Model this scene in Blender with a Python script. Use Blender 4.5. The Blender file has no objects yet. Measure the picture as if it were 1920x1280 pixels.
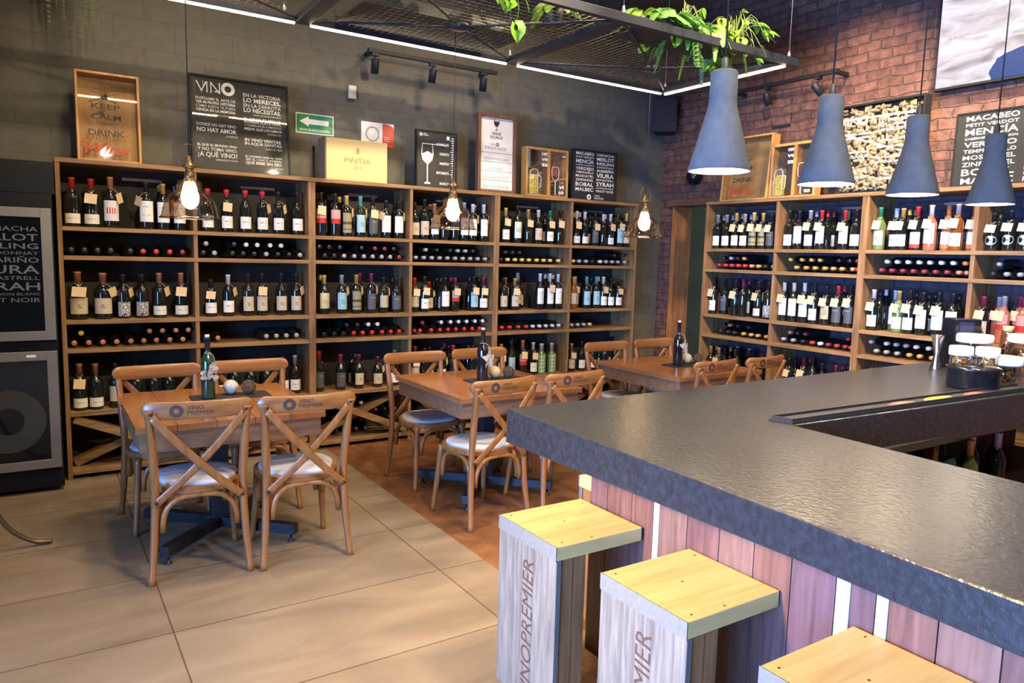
import bpy, bmesh, math, random
from mathutils import Vector, Matrix, noise
random.seed(7)
S = bpy.context.scene
COL = S.collection
PI = math.pi

# ------------------------------------------------------------------ camera
YAW, PITCH, ROLL = 0.57577, -0.11655, 0.02632
CAM = Vector((-0.12763, -5.6825, 1.59586))
f_ = Vector((math.sin(YAW)*math.cos(PITCH), math.cos(YAW)*math.cos(PITCH), math.sin(PITCH)))
r_ = Vector((math.cos(YAW), -math.sin(YAW), 0)); u_ = r_.cross(f_)
R2 = r_*math.cos(ROLL)+u_*math.sin(ROLL); U2 = -r_*math.sin(ROLL)+u_*math.cos(ROLL)
cd = bpy.data.cameras.new('camera'); cam = bpy.data.objects.new('camera', cd); COL.objects.link(cam)
cd.sensor_width = 36; cd.lens = 36*1376.53/1920; cd.clip_start = .02
cam.matrix_world = Matrix(((R2.x, U2.x, -f_.x, CAM.x), (R2.y, U2.y, -f_.y, CAM.y), (R2.z, U2.z, -f_.z, CAM.z), (0, 0, 0, 1)))
S.camera = cam
S.view_settings.view_transform = 'Standard'; S.view_settings.look = 'None'
S.view_settings.exposure = 0.45; S.view_settings.gamma = 1
S.view_settings.use_curve_mapping = False
S.cycles.max_bounces = 7; S.cycles.diffuse_bounces = 3; S.cycles.glossy_bounces = 3
S.cycles.transmission_bounces = 4; S.cycles.transparent_max_bounces = 12
S.cycles.sample_clamp_indirect = 4; S.cycles.caustics_reflective = False; S.cycles.caustics_refractive = False
# ------------------------------------------------------------------ world and large lights
w = bpy.data.worlds.new('world'); S.world = w; w.use_nodes = True
w.node_tree.nodes['Background'].inputs[0].default_value = (.5, .62, .85, 1)
w.node_tree.nodes['Background'].inputs[1].default_value = .6

def light(name, kind, loc, energy, color, size=.1, size_y=None, target=None, spot=None, blend=.5, parent=None, spread=None):
    l = bpy.data.lights.new(name, kind); l.energy = energy; l.color = color
    if kind == 'AREA':
        l.size = size
        if size_y: l.shape = 'RECTANGLE'; l.size_y = size_y
        if spread: l.spread = spread
    else:
        l.shadow_soft_size = size
    if kind == 'SPOT': l.spot_size = spot; l.spot_blend = blend
    o = bpy.data.objects.new(name, l); COL.objects.link(o); o.location = loc
    if target is not None:
        d = Vector(target)-Vector(loc); o.rotation_euler = d.to_track_quat('-Z', 'Y').to_euler()
    if parent: o.parent = parent
    return o
WARM = (1, .78, .52); BULB = (1, .66, .34); DAY = (.16, .40, 1)
# daylight through the shop window in the side wall
light('window_daylight', 'AREA', (-2.93, -5.6, 1.35), 380, DAY, 3.6, 1.5, target=(0, -5.2, 1.2), spread=1.75)
# added warm ambient fill, unseen at ceiling height
for i, (x, y, e, sp) in enumerate([(-.2, -2.6, 9, 2.4), (1.2, -2.2, 24, 2.2), (1.7, -4.6, 60, 1.9), (1.3, -6.4, 16, 2.4), (2.5, -5.4, 85, 2.0), (3.4, -2.4, 34, 2.2), (2.6, -7.2, 60, 2.6), (.6, -1.1, 26, 2.8), (3.0, -1.0, 26, 2.8)]):
    light('ceiling_fill', 'AREA', (x, y, 4.12), e, WARM, .26, target=(x, y, 0), spread=sp)
# wall lamp on the window side, low enough to reach under the counter edge
light('wall_lamp', 'AREA', (-2.7, -3.9, 2.75), 42, (1, .70, .34), .35, target=(1.6, -4.1, .65), spread=.75)
# first two spots follow pane reflections; the rest added to brighten racks and brick
for (x, y, z, tx, ty, tz, e, sp) in [(.62, -4.0, 3.42, .55, .1, 1.7, 170, 1.0), (2.57, -4.0, 3.42, 2.08, .1, 2.35, 290, .42), (2.57, -4.05, 3.42, 2.1, .1, 1.6, 260, 1.1), (3.4, -4.2, 3.42, 3.9, .1, 1.7, 300, 1.0), (2.7, -3.4, 3.9, 5.4, -1.6, 1.9, 500, 1.0), (3.3, -4.4, 3.7, 5.5, -2.7, 2.2, 520, 1.0)]:
    light('suspended_and_fill_spot', 'SPOT', (x, y, z), e, (1, .80, .54), .03, target=(tx, ty, tz), spot=sp, blend=.9)

# ------------------------------------------------------------------ materials
MATS = {}
def nt(name):
    m = bpy.data.materials.new(name); m.use_nodes = True
    n = m.node_tree; b = n.nodes['Principled BSDF']
    return m, n, b
def lk(n, a, b): n.links.new(a, b)
def rgb(c): return (c[0], c[1], c[2], 1)
def mat(name, col, rough=.5, metal=0, var=.08, scale=12, spec=.5, bump=0, trans=0, coat=0):
    """plain painted / moulded surface with a faint procedural tone variation"""
    if name in MATS: return MATS[name]
    m, n, b = nt(name)
    t = n.nodes.new('ShaderNodeTexCoord'); q = n.nodes.new('ShaderNodeTexNoise'); q.inputs['Scale'].default_value = scale
    q.inputs['Detail'].default_value = 4
    lk(n, t.outputs['Object'], q.inputs['Vector'])
    r = n.nodes.new('ShaderNodeValToRGB')
    r.color_ramp.elements[0].position = .3; r.color_ramp.elements[1].position = .7
    r.color_ramp.elements[0].color = rgb([v*(1-var) for v in col]); r.color_ramp.elements[1].color = rgb([min(1, v*(1+var)) for v in col])
    lk(n, q.outputs['Fac'], r.inputs[0]); lk(n, r.outputs[0], b.inputs['Base Color'])
    b.inputs['Roughness'].default_value = rough; b.inputs['Metallic'].default_value = metal
    b.inputs['Specular IOR Level'].default_value = spec
    if trans: b.inputs['Transmission Weight'].default_value = trans
    if coat: b.inputs['Coat Weight'].default_value = coat; b.inputs['Coat Roughness'].default_value = .1
    if bump:
        k = n.nodes.new('ShaderNodeBump'); k.inputs['Strength'].default_value = bump; k.inputs['Distance'].default_value = .004
        lk(n, q.outputs['Fac'], k.inputs['Height']); lk(n, k.outputs[0], b.inputs['Normal'])
    MATS[name] = m; return m
def emis(name, col, st):
    if name in MATS: return MATS[name]
    m, n, b = nt(name); b.inputs['Base Color'].default_value = rgb(col)
    b.inputs['Emission Color'].default_value = rgb(col); b.inputs['Emission Strength'].default_value = st
    MATS[name] = m; return m
def wood(name, c1, c2, axis='Z', rough=.55, scale=1.0, contrast=1.0, coat=0):
    if name in MATS: return MATS[name]
    m, n, b = nt(name)
    t = n.nodes.new('ShaderNodeTexCoord'); mp = n.nodes.new('ShaderNodeMapping')
    sc = {'X': (1.2, 16, 16), 'Y': (16, 1.2, 16), 'Z': (16, 16, 1.2)}[axis]
    mp.inputs['Scale'].default_value = [v*scale for v in sc]
    lk(n, t.outputs['Object'], mp.inputs[0])
    q = n.nodes.new('ShaderNodeTexNoise'); q.inputs['Scale'].default_value = 2.2; q.inputs['Detail'].default_value = 8; q.inputs['Distortion'].default_value = .6
    lk(n, mp.outputs[0], q.inputs['Vector'])
    r = n.nodes.new('ShaderNodeValToRGB'); d = .2/contrast
    r.color_ramp.elements[0].position = .5-d; r.color_ramp.elements[1].position = .5+d
    r.color_ramp.elements[0].color = rgb(c1); r.color_ramp.elements[1].color = rgb(c2)
    lk(n, q.outputs['Fac'], r.inputs[0]); lk(n, r.outputs[0], b.inputs['Base Color'])
    b.inputs['Roughness'].default_value = rough
    if coat: b.inputs['Coat Weight'].default_value = coat; b.inputs['Coat Roughness'].default_value = .15
    k = n.nodes.new('ShaderNodeBump'); k.inputs['Strength'].default_value = .25; k.inputs['Distance'].default_value = .002
    lk(n, q.outputs['Fac'], k.inputs['Height']); lk(n, k.outputs[0], b.inputs['Normal'])
    MATS[name] = m; return m
def brick_tex(name, c1, c2, mortar, scale, bw, bh, ms, plane, rough=.85, bump=.6, extra=.7, dist=.02, off=.5):
    m, n, b = nt(name)
    t = n.nodes.new('ShaderNodeTexCoord'); sp = n.nodes.new('ShaderNodeSeparateXYZ'); cb = n.nodes.new('ShaderNodeCombineXYZ')
    lk(n, t.outputs['Object'], sp.inputs[0])
    a = {'xz': (0, 2), 'yz': (1, 2), 'xy': (0, 1)}[plane]
    lk(n, sp.outputs[a[0]], cb.inputs[0]); lk(n, sp.outputs[a[1]], cb.inputs[1])
    nz = n.nodes.new('ShaderNodeTexNoise'); nz.inputs['Scale'].default_value = 6; nz.inputs['Detail'].default_value = 3
    lk(n, t.outputs['Object'], nz.inputs['Vector'])
    mx = n.nodes.new('ShaderNodeVectorMath'); mx.operation = 'MULTIPLY_ADD'
    mx.inputs[1].default_value = (dist, dist, dist); lk(n, nz.outputs['Color'], mx.inputs[0]); lk(n, cb.outputs[0], mx.inputs[2])
    br = n.nodes.new('ShaderNodeTexBrick'); lk(n, mx.outputs[0], br.inputs['Vector'])
    br.inputs['Scale'].default_value = scale; br.inputs['Brick Width'].default_value = bw; br.inputs['Row Height'].default_value = bh
    br.inputs['Mortar Size'].default_value = ms; br.inputs['Mortar Smooth'].default_value = .6; br.offset = off
    br.inputs['Color1'].default_value = rgb(c1); br.inputs['Color2'].default_value = rgb(c2); br.inputs['Mortar'].default_value = rgb(mortar)
    n2 = n.nodes.new('ShaderNodeTexNoise'); n2.inputs['Scale'].default_value = 14; n2.inputs['Detail'].default_value = 6
    lk(n, t.outputs['Object'], n2.inputs['Vector'])
    mc = n.nodes.new('ShaderNodeMixRGB'); mc.blend_type = 'MULTIPLY'; mc.inputs[0].default_value = extra
    r = n.nodes.new('ShaderNodeValToRGB'); r.color_ramp.elements[0].position = .25; r.color_ramp.elements[1].position = .75
    r.color_ramp.elements[0].color = (.45, .45, .45, 1); r.color_ramp.elements[1].color = (1.3, 1.3, 1.3, 1)
    lk(n, n2.outputs['Fac'], r.inputs[0]); lk(n, br.outputs['Color'], mc.inputs[1]); lk(n, r.outputs[0], mc.inputs[2])
    lk(n, mc.outputs[0], b.inputs['Base Color']); b.inputs['Roughness'].default_value = rough
    ad = n.nodes.new('ShaderNodeMath'); ad.operation = 'MULTIPLY_ADD'; ad.inputs[1].default_value = -1.6
    lk(n, br.outputs['Fac'], ad.inputs[0]); lk(n, n2.outputs['Fac'], ad.inputs[2])
    k = n.nodes.new('ShaderNodeBump'); k.inputs['Strength'].default_value = bump; k.inputs['Distance'].default_value = .02
    lk(n, ad.outputs[0], k.inputs['Height']); lk(n, k.outputs[0], b.inputs['Normal'])
    MATS[name] = m; return m
def thin_glass(name, tint, gloss=.12, rough=.02):
    if name in MATS: return MATS[name]
    m = bpy.data.materials.new(name); m.use_nodes = True; n = m.node_tree; n.nodes.clear()
    o = n.nodes.new('ShaderNodeOutputMaterial'); t = n.nodes.new('ShaderNodeBsdfTransparent'); g = n.nodes.new('ShaderNodeBsdfGlossy')
    t.inputs[0].default_value = rgb(tint); g.inputs['Roughness'].default_value = rough
    fr = n.nodes.new('ShaderNodeLayerWeight'); fr.inputs[0].default_value = .5
    r = n.nodes.new('ShaderNodeMapRange'); r.inputs['To Min'].default_value = gloss*.4; r.inputs['To Max'].default_value = min(1, gloss*5)
    lk(n, fr.outputs['Fresnel'], r.inputs[0])
    x = n.nodes.new('ShaderNodeMixShader'); lk(n, r.outputs[0], x.inputs[0]); lk(n, t.outputs[0], x.inputs[1]); lk(n, g.outputs[0], x.inputs[2])
    lk(n, x.outputs[0], o.inputs[0]); MATS[name] = m; return m

# ------------------------------------------------------------------ mesh builder
class MB:
    def __init__(s): s.v = []; s.f = []; s.mi = []; s.sm = []; s.m = 0; s.T = None
    def addv(s, pts):
        b = len(s.v)
        for p in pts:
            p = Vector(p)
            if s.T is not None: p = s.T @ p
            s.v.append((p.x, p.y, p.z))
        return b
    def face(s, idx, smooth=False): s.f.append(tuple(idx)); s.mi.append(s.m); s.sm.append(smooth)
    def box(s, x0, x1, y0, y1, z0, z1):
        if x0 > x1: x0, x1 = x1, x0
        if y0 > y1: y0, y1 = y1, y0
        if z0 > z1: z0, z1 = z1, z0
        b = s.addv([(x0, y0, z0), (x1, y0, z0), (x1, y1, z0), (x0, y1, z0), (x0, y0, z1), (x1, y0, z1), (x1, y1, z1), (x0, y1, z1)])
        for q in ((0, 3, 2, 1), (4, 5, 6, 7), (0, 1, 5, 4), (1, 2, 6, 5), (2, 3, 7, 6), (3, 0, 4, 7)): s.face([b+i for i in q])
        return s
    def prism(s, poly, z0, z1, z0s=None):
        n = len(poly)
        b = s.addv([(p[0], p[1], (z0s[i] if z0s else z0)) for i, p in enumerate(poly)]+[(p[0], p[1], z1) for p in poly])
        s.face([b+i for i in range(n)][::-1]); s.face([b+n+i for i in range(n)])
        for i in range(n): j = (i+1) % n; s.face((b+i, b+j, b+n+j, b+n+i))
        return s
    def extr(s, pts, d):
        """closed 3-D outline pushed along d"""
        n = len(pts); d = Vector(d)
        b = s.addv([Vector(p) for p in pts]+[Vector(p)+d for p in pts])
        s.face([b+i for i in range(n)]); s.face([b+n+i for i in range(n)][::-1])
        for i in range(n): j = (i+1) % n; s.face((b+j, b+i, b+n+i, b+n+j))
        return s
    def lathe(s, prof, seg=20, c=(0, 0, 0), a0=0, a1=2*PI, caps=True, smooth=True):
        full = abs(a1-a0-2*PI) < 1e-6; k = seg if full else seg+1
        b = len(s.v)
        for r, z in prof:
            s.addv([(c[0]+r*math.cos(a0+(a1-a0)*i/seg), c[1]+r*math.sin(a0+(a1-a0)*i/seg), c[2]+z) for i in range(k)])
        for j in range(len(prof)-1):
            for i in range(seg):
                i2 = (i+1) % k
                s.face((b+j*k+i, b+j*k+i2, b+(j+1)*k+i2, b+(j+1)*k+i), smooth)
        if full and caps:
            if prof[0][0] > 1e-5: s.face([b+i for i in range(k)][::-1])
            if prof[-1][0] > 1e-5: s.face([b+(len(prof)-1)*k+i for i in range(k)])
        return s
    def tube(s, pts, rad, seg=8, flat=None, caps=True):
        pts = [Vector(p) for p in pts]; n = len(pts)
        if not hasattr(rad, '__len__'): rad = [rad]*n
        b = len(s.v); prev = None
        for i, p in enumerate(pts):
            t = (pts[min(i+1, n-1)]-pts[max(i-1, 0)]).normalized()
            if prev is None:
                a = Vector((0, 0, 1)) if abs(t.z) < .9 else Vector((0, 1, 0))
                if flat is not None and flat[0] is not None: a = Vector(flat[0])
                u = (a-t*a.dot(t)).normalized()
            else: u = (prev-t*prev.dot(t)).normalized()
            prev = u; v = t.cross(u); fl = flat[1] if flat else 1
            s.addv([p+(u*math.cos(2*PI*k/seg)*fl+v*math.sin(2*PI*k/seg))*rad[i] for k in range(seg)])
        for i in range(n-1):
            for k in range(seg):
                k2 = (k+1) % seg
                s.face((b+i*seg+k, b+i*seg+k2, b+(i+1)*seg+k2, b+(i+1)*seg+k), True)
        if caps:
            s.face([b+k for k in range(seg)][::-1]); s.face([b+(n-1)*seg+k for k in range(seg)])
        return s
    def ball(s, c, r, seg=12, rings=8, sq=(1, 1, 1)):
        b = len(s.v)
        for j in range(1, rings):
            a = PI*j/rings
            s.addv([(c[0]+sq[0]*r*math.sin(a)*math.cos(2*PI*i/seg), c[1]+sq[1]*r*math.sin(a)*math.sin(2*PI*i/seg), c[2]+sq[2]*r*math.cos(a)) for i in range(seg)])
        t = s.addv([(c[0], c[1], c[2]+r*sq[2]), (c[0], c[1], c[2]-r*sq[2])])
        for j in range(rings-2):
            for i in range(seg):
                k = (i+1) % seg; s.face((b+j*seg+i, b+(j+1)*seg+i, b+(j+1)*seg+k, b+j*seg+k), True)
        for i in range(seg):
            k = (i+1) % seg; s.face((t, b+i, b+k), True); s.face((t+1, b+(rings-2)*seg+k, b+(rings-2)*seg+i), True)
        return s
    def quad(s, a, b_, c, d): i = s.addv([a, b_, c, d]); s.face((i, i+1, i+2, i+3)); return s
    def strip(s, pts, w, d, n):
        """flat bar of width w, thickness d along straight segment pts[0]->pts[1]; n = flat face normal"""
        a, b = Vector(pts[0]), Vector(pts[1]); t = (b-a).normalized(); n = Vector(n); n = (n-t*n.dot(t)).normalized(); q = t.cross(n)
        P = [a+q*w/2+n*d/2, a-q*w/2+n*d/2, a-q*w/2-n*d/2, a+q*w/2-n*d/2]
        s.extr(P, b-a); return s
    def mesh(s, name, mats):
        me = bpy.data.meshes.new(name); me.from_pydata(s.v, [], s.f)
        for m in (mats if isinstance(mats, (list, tuple)) else [mats]): me.materials.append(m)
        me.polygons.foreach_set('material_index', s.mi); me.polygons.foreach_set('use_smooth', s.sm); me.update()
        return me
    def build(s, name, mats, parent=None, bevel=0, **k):
        return obj(name, s.mesh(name, mats), parent, bevel, **k)
def obj(name, me, parent=None, bevel=0, loc=None, **k):
    o = bpy.data.objects.new(name, me); COL.objects.link(o)
    if parent: o.parent = parent
    if loc: o.location = loc
    if bevel:
        md = o.modifiers.new('bevel', 'BEVEL'); md.width = bevel; md.segments = 2; md.limit_method = 'ANGLE'
    for a, b in k.items(): o[a] = b
    return o
def empty(name, loc=(0, 0, 0), rz=0, **k):
    o = bpy.data.objects.new(name, None); COL.objects.link(o); o.location = loc; o.rotation_euler = (0, 0, rz); o.empty_display_size = .1
    for a, b in k.items(): o[a] = b
    return o
def copy_tree(o, parent=None):
    c = o.copy(); COL.objects.link(c); c.parent = parent
    for ch in list(o.children): copy_tree(ch, c)
    return c
def catmull(P, n=6):
    P = [Vector(p) for p in P]; out = []
    for i in range(len(P)-1):
        a, b, c, d = P[max(i-1, 0)], P[i], P[i+1], P[min(i+2, len(P)-1)]
        for k in range(n):
            t = k/n
            out.append(.5*((2*b)+(c-a)*t+(2*a-5*b+4*c-d)*t*t+(3*b-a-3*c+d)*t**3))
    out.append(P[-1]); return out
# ---- lettering: glyph outlines of the built-in font laid on a surface
_tc = {}
def glyphs(body, bold=0, shear=0, space=1.0):
    key = (body, bold, shear, space)
    if key in _tc: return _tc[key]
    cu = bpy.data.curves.new('t', 'FONT'); cu.body = body; cu.size = 1; cu.resolution_u = 2; cu.offset = bold; cu.shear = shear; cu.space_character = space
    ob = bpy.data.objects.new('t', cu); me = ob.to_mesh()
    V = [(v.co.x, v.co.y) for v in me.vertices]; F = [tuple(p.vertices) for p in me.polygons]
    ob.to_mesh_clear(); bpy.data.objects.remove(ob); bpy.data.curves.remove(cu)
    x0 = min([v[0] for v in V] or [0]); x1 = max([v[0] for v in V] or [1])
    V = [(x-x0, y) for x, y in V]
    _tc[key] = (V, F, x1-x0); return _tc[key]
def write(mb, body, o, u, v, h, width=None, align='L', bold=0, shear=0, fn=None, space=1.0):
    """cap height h; if width is given the line is fitted to it. o = baseline start, u/v = unit directions"""
    V, F, wd = glyphs(body, bold, shear, space); s = h/.72
    sx = s if width is None else width/max(wd, 1e-6)
    off = {'L': 0, 'C': -wd*sx/2, 'R': -wd*sx}[align]
    o = Vector(o); u = Vector(u); v = Vector(v)
    P = []
    for x, y in V:
        a, b = off+x*sx, y*s
        P.append(fn(a, b) if fn else o+u*a+v*b)
    k = mb.addv(P)
    for q in F: mb.face([k+i for i in q])
def ring(mb, c, u, v, ro, ri, n=24, fn=None, a0=0, a1=2*PI):
    c = Vector(c); u = Vector(u); v = Vector(v); P = []
    for i in range(n+1):
        a = a0+(a1-a0)*i/n
        for r in (ro, ri):
            x, y = r*math.cos(a), r*math.sin(a); P.append(fn(x, y) if fn else c+u*x+v*y)
    k = mb.addv(P)
    for i in range(n): mb.face((k+2*i, k+2*i+1, k+2*i+3, k+2*i+2))

# ------------------------------------------------------------------ setting
WA, WB_ = .35, 5.7          # inner faces of the grey block wall (y) and the brick wall (x)
XB, YB0, BW = 5.276, -.703, .8092   # brick-wall racks: front plane, first end, bay width
AW = .84258                 # bay width of the grey-wall racks
LV = [2.15, 1.7104, 1.5188, 1.0887, .8943, .4618, .06]
CEIL = 4.2
block = brick_tex('grey_block_paint', (.118, .111, .088), (.109, .102, .081), (.092, .086, .069), 1, .4, .2, .006, 'xz', rough=.7, bump=.10, dist=.012, extra=.3)
brick = brick_tex('old_red_brick', (.20, .088, .062), (.125, .052, .040), (.13, .075, .056), 1, .205, .078, .008, 'yz', rough=.85, bump=1.0, dist=.055, extra=.9)
olive = mat('olive_plaster', (.105, .10, .045), .8, var=.15, scale=3)
ceilm = mat('brown_ceiling_boards', (.16, .115, .07), .8)
def struct(mb, name, m, **k): return mb.build(name, m, kind='structure', **k)
struct(MB().box(-3.2, 5.9, WA, WA+.15, 0, CEIL), 'wall_back', block)
b = MB(); b.box(WB_, WB_+.25, .15, WA, 0, 2.17); b.box(WB_, WB_+.25, -9, -.62, 0, CEIL); b.box(WB_, WB_+.25, -.62, WA, 2.17, CEIL)
struct(b, 'wall_right', brick)
struct(MB().box(7.0, 7.1, -1.6, 1.2, 0, 2.6), 'wall_corridor', olive)
b = MB(); b.box(WB_-.012, WB_+.26, .13, .155, 0, 2.17)
struct(b, 'trim_1', wood('door_trim_wood', (.28, .10, .03), (.46, .19, .06), 'Z', .5))
b = MB(); b.box(WB_-.05, WB_+.26, -.66, .19, 2.165, 2.235)
struct(b, 'trim_2', wood('lintel_wood', (.10, .045, .02), (.17, .08, .04), 'Y', .6))
struct(MB().box(-3.2, 7.1, -9.1, 1.2, CEIL, CEIL+.1), 'ceiling', ceilm)
struct(MB().box(-3.2, 7.1, -9.2, -9.1, 0, CEIL), 'wall_front', block)
b = MB(); b.box(-3.2, -3.05, -9.1, -7.5, 0, CEIL); b.box(-3.2, -3.05, -3.7, WA, 0, CEIL); b.box(-3.2, -3.05, -7.5, -3.7, 0, .5); b.box(-3.2, -3.05, -7.5, -3.7, 3.0, CEIL)
struct(b, 'wall_left', block)
# floor: large beige tiles, then the stained brown floor under the far tables
def tile_mat():
    m, n, b = nt('beige_floor_tile')
    t = n.nodes.new('ShaderNodeTexCoord')
    mp = n.nodes.new('ShaderNodeMapping'); mp.inputs['Location'].default_value = (-.293+12.4, 1.885+12.4, 0); lk(n, t.outputs['Object'], mp.inputs[0])
    br = n.nodes.new('ShaderNodeTexBrick'); lk(n, mp.outputs[0], br.inputs['Vector']); br.offset = 0
    br.inputs['Scale'].default_value = 1; br.inputs['Brick Width'].default_value = 1.24; br.inputs['Row Height'].default_value = .62
    br.inputs['Mortar Size'].default_value = .0035; br.inputs['Mortar Smooth'].default_value = .2
    br.inputs['Color1'].default_value = (.235, .172, .108, 1); br.inputs['Color2'].default_value = (.265, .196, .124, 1); br.inputs['Mortar'].default_value = (.10, .06, .035, 1)
    q = n.nodes.new('ShaderNodeTexNoise'); q.inputs['Scale'].default_value = 2.2; q.inputs['Detail'].default_value = 8; q.inputs['Distortion'].default_value = .8
    mq = n.nodes.new('ShaderNodeMapping'); mq.inputs['Scale'].default_value = (.7, 2.2, 1); lk(n, t.outputs['Object'], mq.inputs[0]); lk(n, mq.outputs[0], q.inputs['Vector'])
    r = n.nodes.new('ShaderNodeValToRGB'); r.color_ramp.elements[0].position = .3; r.color_ramp.elements[1].position = .7
    r.color_ramp.elements[0].color = (.72, .72, .72, 1); r.color_ramp.elements[1].color = (1.12, 1.12, 1.12, 1); lk(n, q.outputs['Fac'], r.inputs[0])
    mc = n.nodes.new('ShaderNodeMixRGB'); mc.blend_type = 'MULTIPLY'; mc.inputs[0].default_value = 1
    lk(n, br.outputs['Color'], mc.inputs[1]); lk(n, r.outputs[0], mc.inputs[2]); lk(n, mc.outputs[0], b.inputs['Base Color'])
    b.inputs['Roughness'].default_value = .42
    k = n.nodes.new('ShaderNodeBump'); k.inputs['Strength'].default_value = .4; k.inputs['Distance'].default_value = .003; k.invert = True
    lk(n, br.outputs['Fac'], k.inputs['Height']); lk(n, k.outputs[0], b.inputs['Normal']); return m
struct(MB().box(-3.2, 1.795, -9.1, WA, -.1, 0), 'floor', tile_mat())
def brown_floor():
    m, n, b = nt('brown_stained_floor')
    t = n.nodes.new('ShaderNodeTexCoord'); q = n.nodes.new('ShaderNodeTexNoise'); q.inputs['Scale'].default_value = 3.5; q.inputs['Detail'].default_value = 9; q.inputs['Distortion'].default_value = 1.4
    lk(n, t.outputs['Object'], q.inputs['Vector'])
    r = n.nodes.new('ShaderNodeValToRGB'); e = r.color_ramp.elements; e[0].position = .32; e[1].position = .72
    e[0].color = (.105, .04, .014, 1); e[1].color = (.27, .115, .042, 1)
    lk(n, q.outputs['Fac'], r.inputs[0]); lk(n, r.outputs[0], b.inputs['Base Color']); b.inputs['Roughness'].default_value = .42
    return m
struct(MB().box(1.795, 7.1, -9.1, 1.2, -.1, .001), 'floor_2', brown_floor())

# ------------------------------------------------------------------ racks
SH = wood('shelf_wood', (.15, .078, .030), (.36, .205, .088), 'X', .6, 1.0)
SHY = wood('shelf_wood_y', (.15, .078, .030), (.36, .205, .088), 'Y', .6, 1.0)
SHZ = wood('shelf_wood_z', (.14, .070, .028), (.34, .185, .078), 'Z', .6, 1.0)
shadeA = mat('shaded_wall_sheet', (.03, .024, .02), .8, var=.2, scale=5)  # dark tone stands in for the shaded wall behind the open grey-wall racks
backB = brick_tex('painted_brick_behind_rack', (.07, .04, .05), (.055, .035, .048), (.05, .03, .04), 1, .215, .075, .009, 'yz', rough=.8, bump=.7, dist=.02)
alu = mat('aluminium_strip', (.35, .33, .29), .4, .8)
T_ = .028
def rack(name, side, u0, u1, mids, label):
    """side 'A': bays run along x at y=0..; side 'B': along -y at x=XB.."""
    root = empty(name, label=label, category='wine rack', group='wooden wine racks along the walls')
    dep = .335 if side == 'A' else .38
    def bx(mb, a0, a1, d0, d1, z0, z1):
        if side == 'A': mb.box(a0, a1, d0, d1, z0, z1)
        else: mb.box(XB+d0, XB+d1, -a0, -a1, z0, z1)
        return mb
    wd = SH if side == 'A' else SHY
    for a in (u0, u1):
        s = 1 if a == u0 else -1
        bx(MB(), a, a+s*T_, 0, dep, 0, LV[0]).build('side_panel', SHZ, root, .0015)
    for a in mids: bx(MB(), a-T_/2, a+T_/2, .004, dep, 0, LV[0]-T_).build('divider', SHZ, root, .0015)
    for i, z in enumerate(LV):
        bx(MB(), u0+(T_ if i else -.001), u1-(T_ if i else -.001), -.002 if i else -.004, dep, z-T_, z+(.001 if not i else 0)).build('shelf', wd, root, .0015)
    bx(MB(), u0+.001, u1-.001, dep, dep+.012, 0, LV[0]-.01).build('wall_sheet', shadeA if side == 'A' else backB, root)
    edges = [u0+T_]+[m for m in mids]+[u1-T_]
    for a, c in zip(edges[:-1], edges[1:]):
        for sgn in (0, 1):
            p, q = ((a+.02, LV[5]-T_-.02), (c-.02, LV[6]+.02)); 
            if sgn: p, q = (p[0], q[1]), (q[0], p[1])
            for dd in (.012, ):
                P = (p[0], dd+.10*sgn+.05, p[1]); Q = (q[0], dd+.10*sgn+.05, q[1]); n = (0, 1, 0)
                if side == 'B': P = (XB+P[1], -P[0], P[2]); Q = (XB+Q[1], -Q[0], Q[2]); n = (1, 0, 0)
                MB().strip((P, Q), .05, .098, n).build('cross_brace', wd, root)
        mid = (a+c)/2
        bx(MB(), mid-.02, mid+.24, dep-.012, dep-.001, LV[0]-.095, LV[0]-.075).build('light_bar', alu, root)
    return root
ordn = ['first', 'second', 'third', 'fourth', 'fifth', 'sixth', 'seventh', 'eighth', 'ninth', 'tenth', 'eleventh', 'twelfth', 'thirteenth', 'fourteenth', 'fifteenth', 'sixteenth', 'seventeenth']
rack('wine_rack', 'A', 0, 2*AW, [AW], 'tall wooden wine rack against the grey wall, standing beside the fridge')
rack('wine_rack', 'A', 2*AW, 4*AW, [3*AW], 'tall wooden wine rack against the grey wall, middle one of the three there')
rack('wine_rack', 'A', 4*AW, 6*AW, [5*AW], 'tall wooden wine rack against the grey wall, the one nearest the brick corner')
rack('wine_rack', 'B', -YB0, -YB0+2*BW, [-YB0+BW], 'tall wooden wine rack against the brick wall, standing next to the doorway')
rack('wine_rack', 'B', -YB0+2*BW, -YB0+4*BW, [-YB0+3*BW], 'tall wooden wine rack on the brick wall, behind the jars on the bar')

# ------------------------------------------------------------------ bottles
GLS = {'k': mat('dark_bottle_glass', (.010, .011, .010), .06, var=.1, spec=.7),
       'a': mat('amber_wine_glass', (.20, .06, .012), .08, var=.1, spec=.6),
       'v': mat('pale_green_wine_glass', (.13, .19, .06), .08, var=.1, spec=.6),
       'p': mat('rose_wine_glass', (.40, .12, .07), .08, var=.1, spec=.6)}
CAPC = {'r': (.50, .03, .035), 'k': (.018, .017, .020), 'w': (.62, .60, .60), 'g': (.52, .30, .09), 'y': (.58, .42, .11), 'o': (.65, .20, .05),
        's': (.32, .33, .36), 'm': (.22, .022, .05), 'c': (.48, .19, .10), 't': (.10, .33, .35), 'G': (.03, .20, .12)}
CAPN = {'r': 'red', 'k': 'black', 'w': 'white', 'g': 'gold', 'y': 'yellow', 'o': 'orange', 's': 'silver', 'm': 'dark-red', 'c': 'copper', 't': 'teal', 'G': 'green'}
CAPM = {k: mat('capsule_'+CAPN[k].replace('-', '_'), v, .33, .15 if k in 'gsc' else 0, var=.06) for k, v in CAPC.items()}
INK = (.03, .03, .035)
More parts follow.
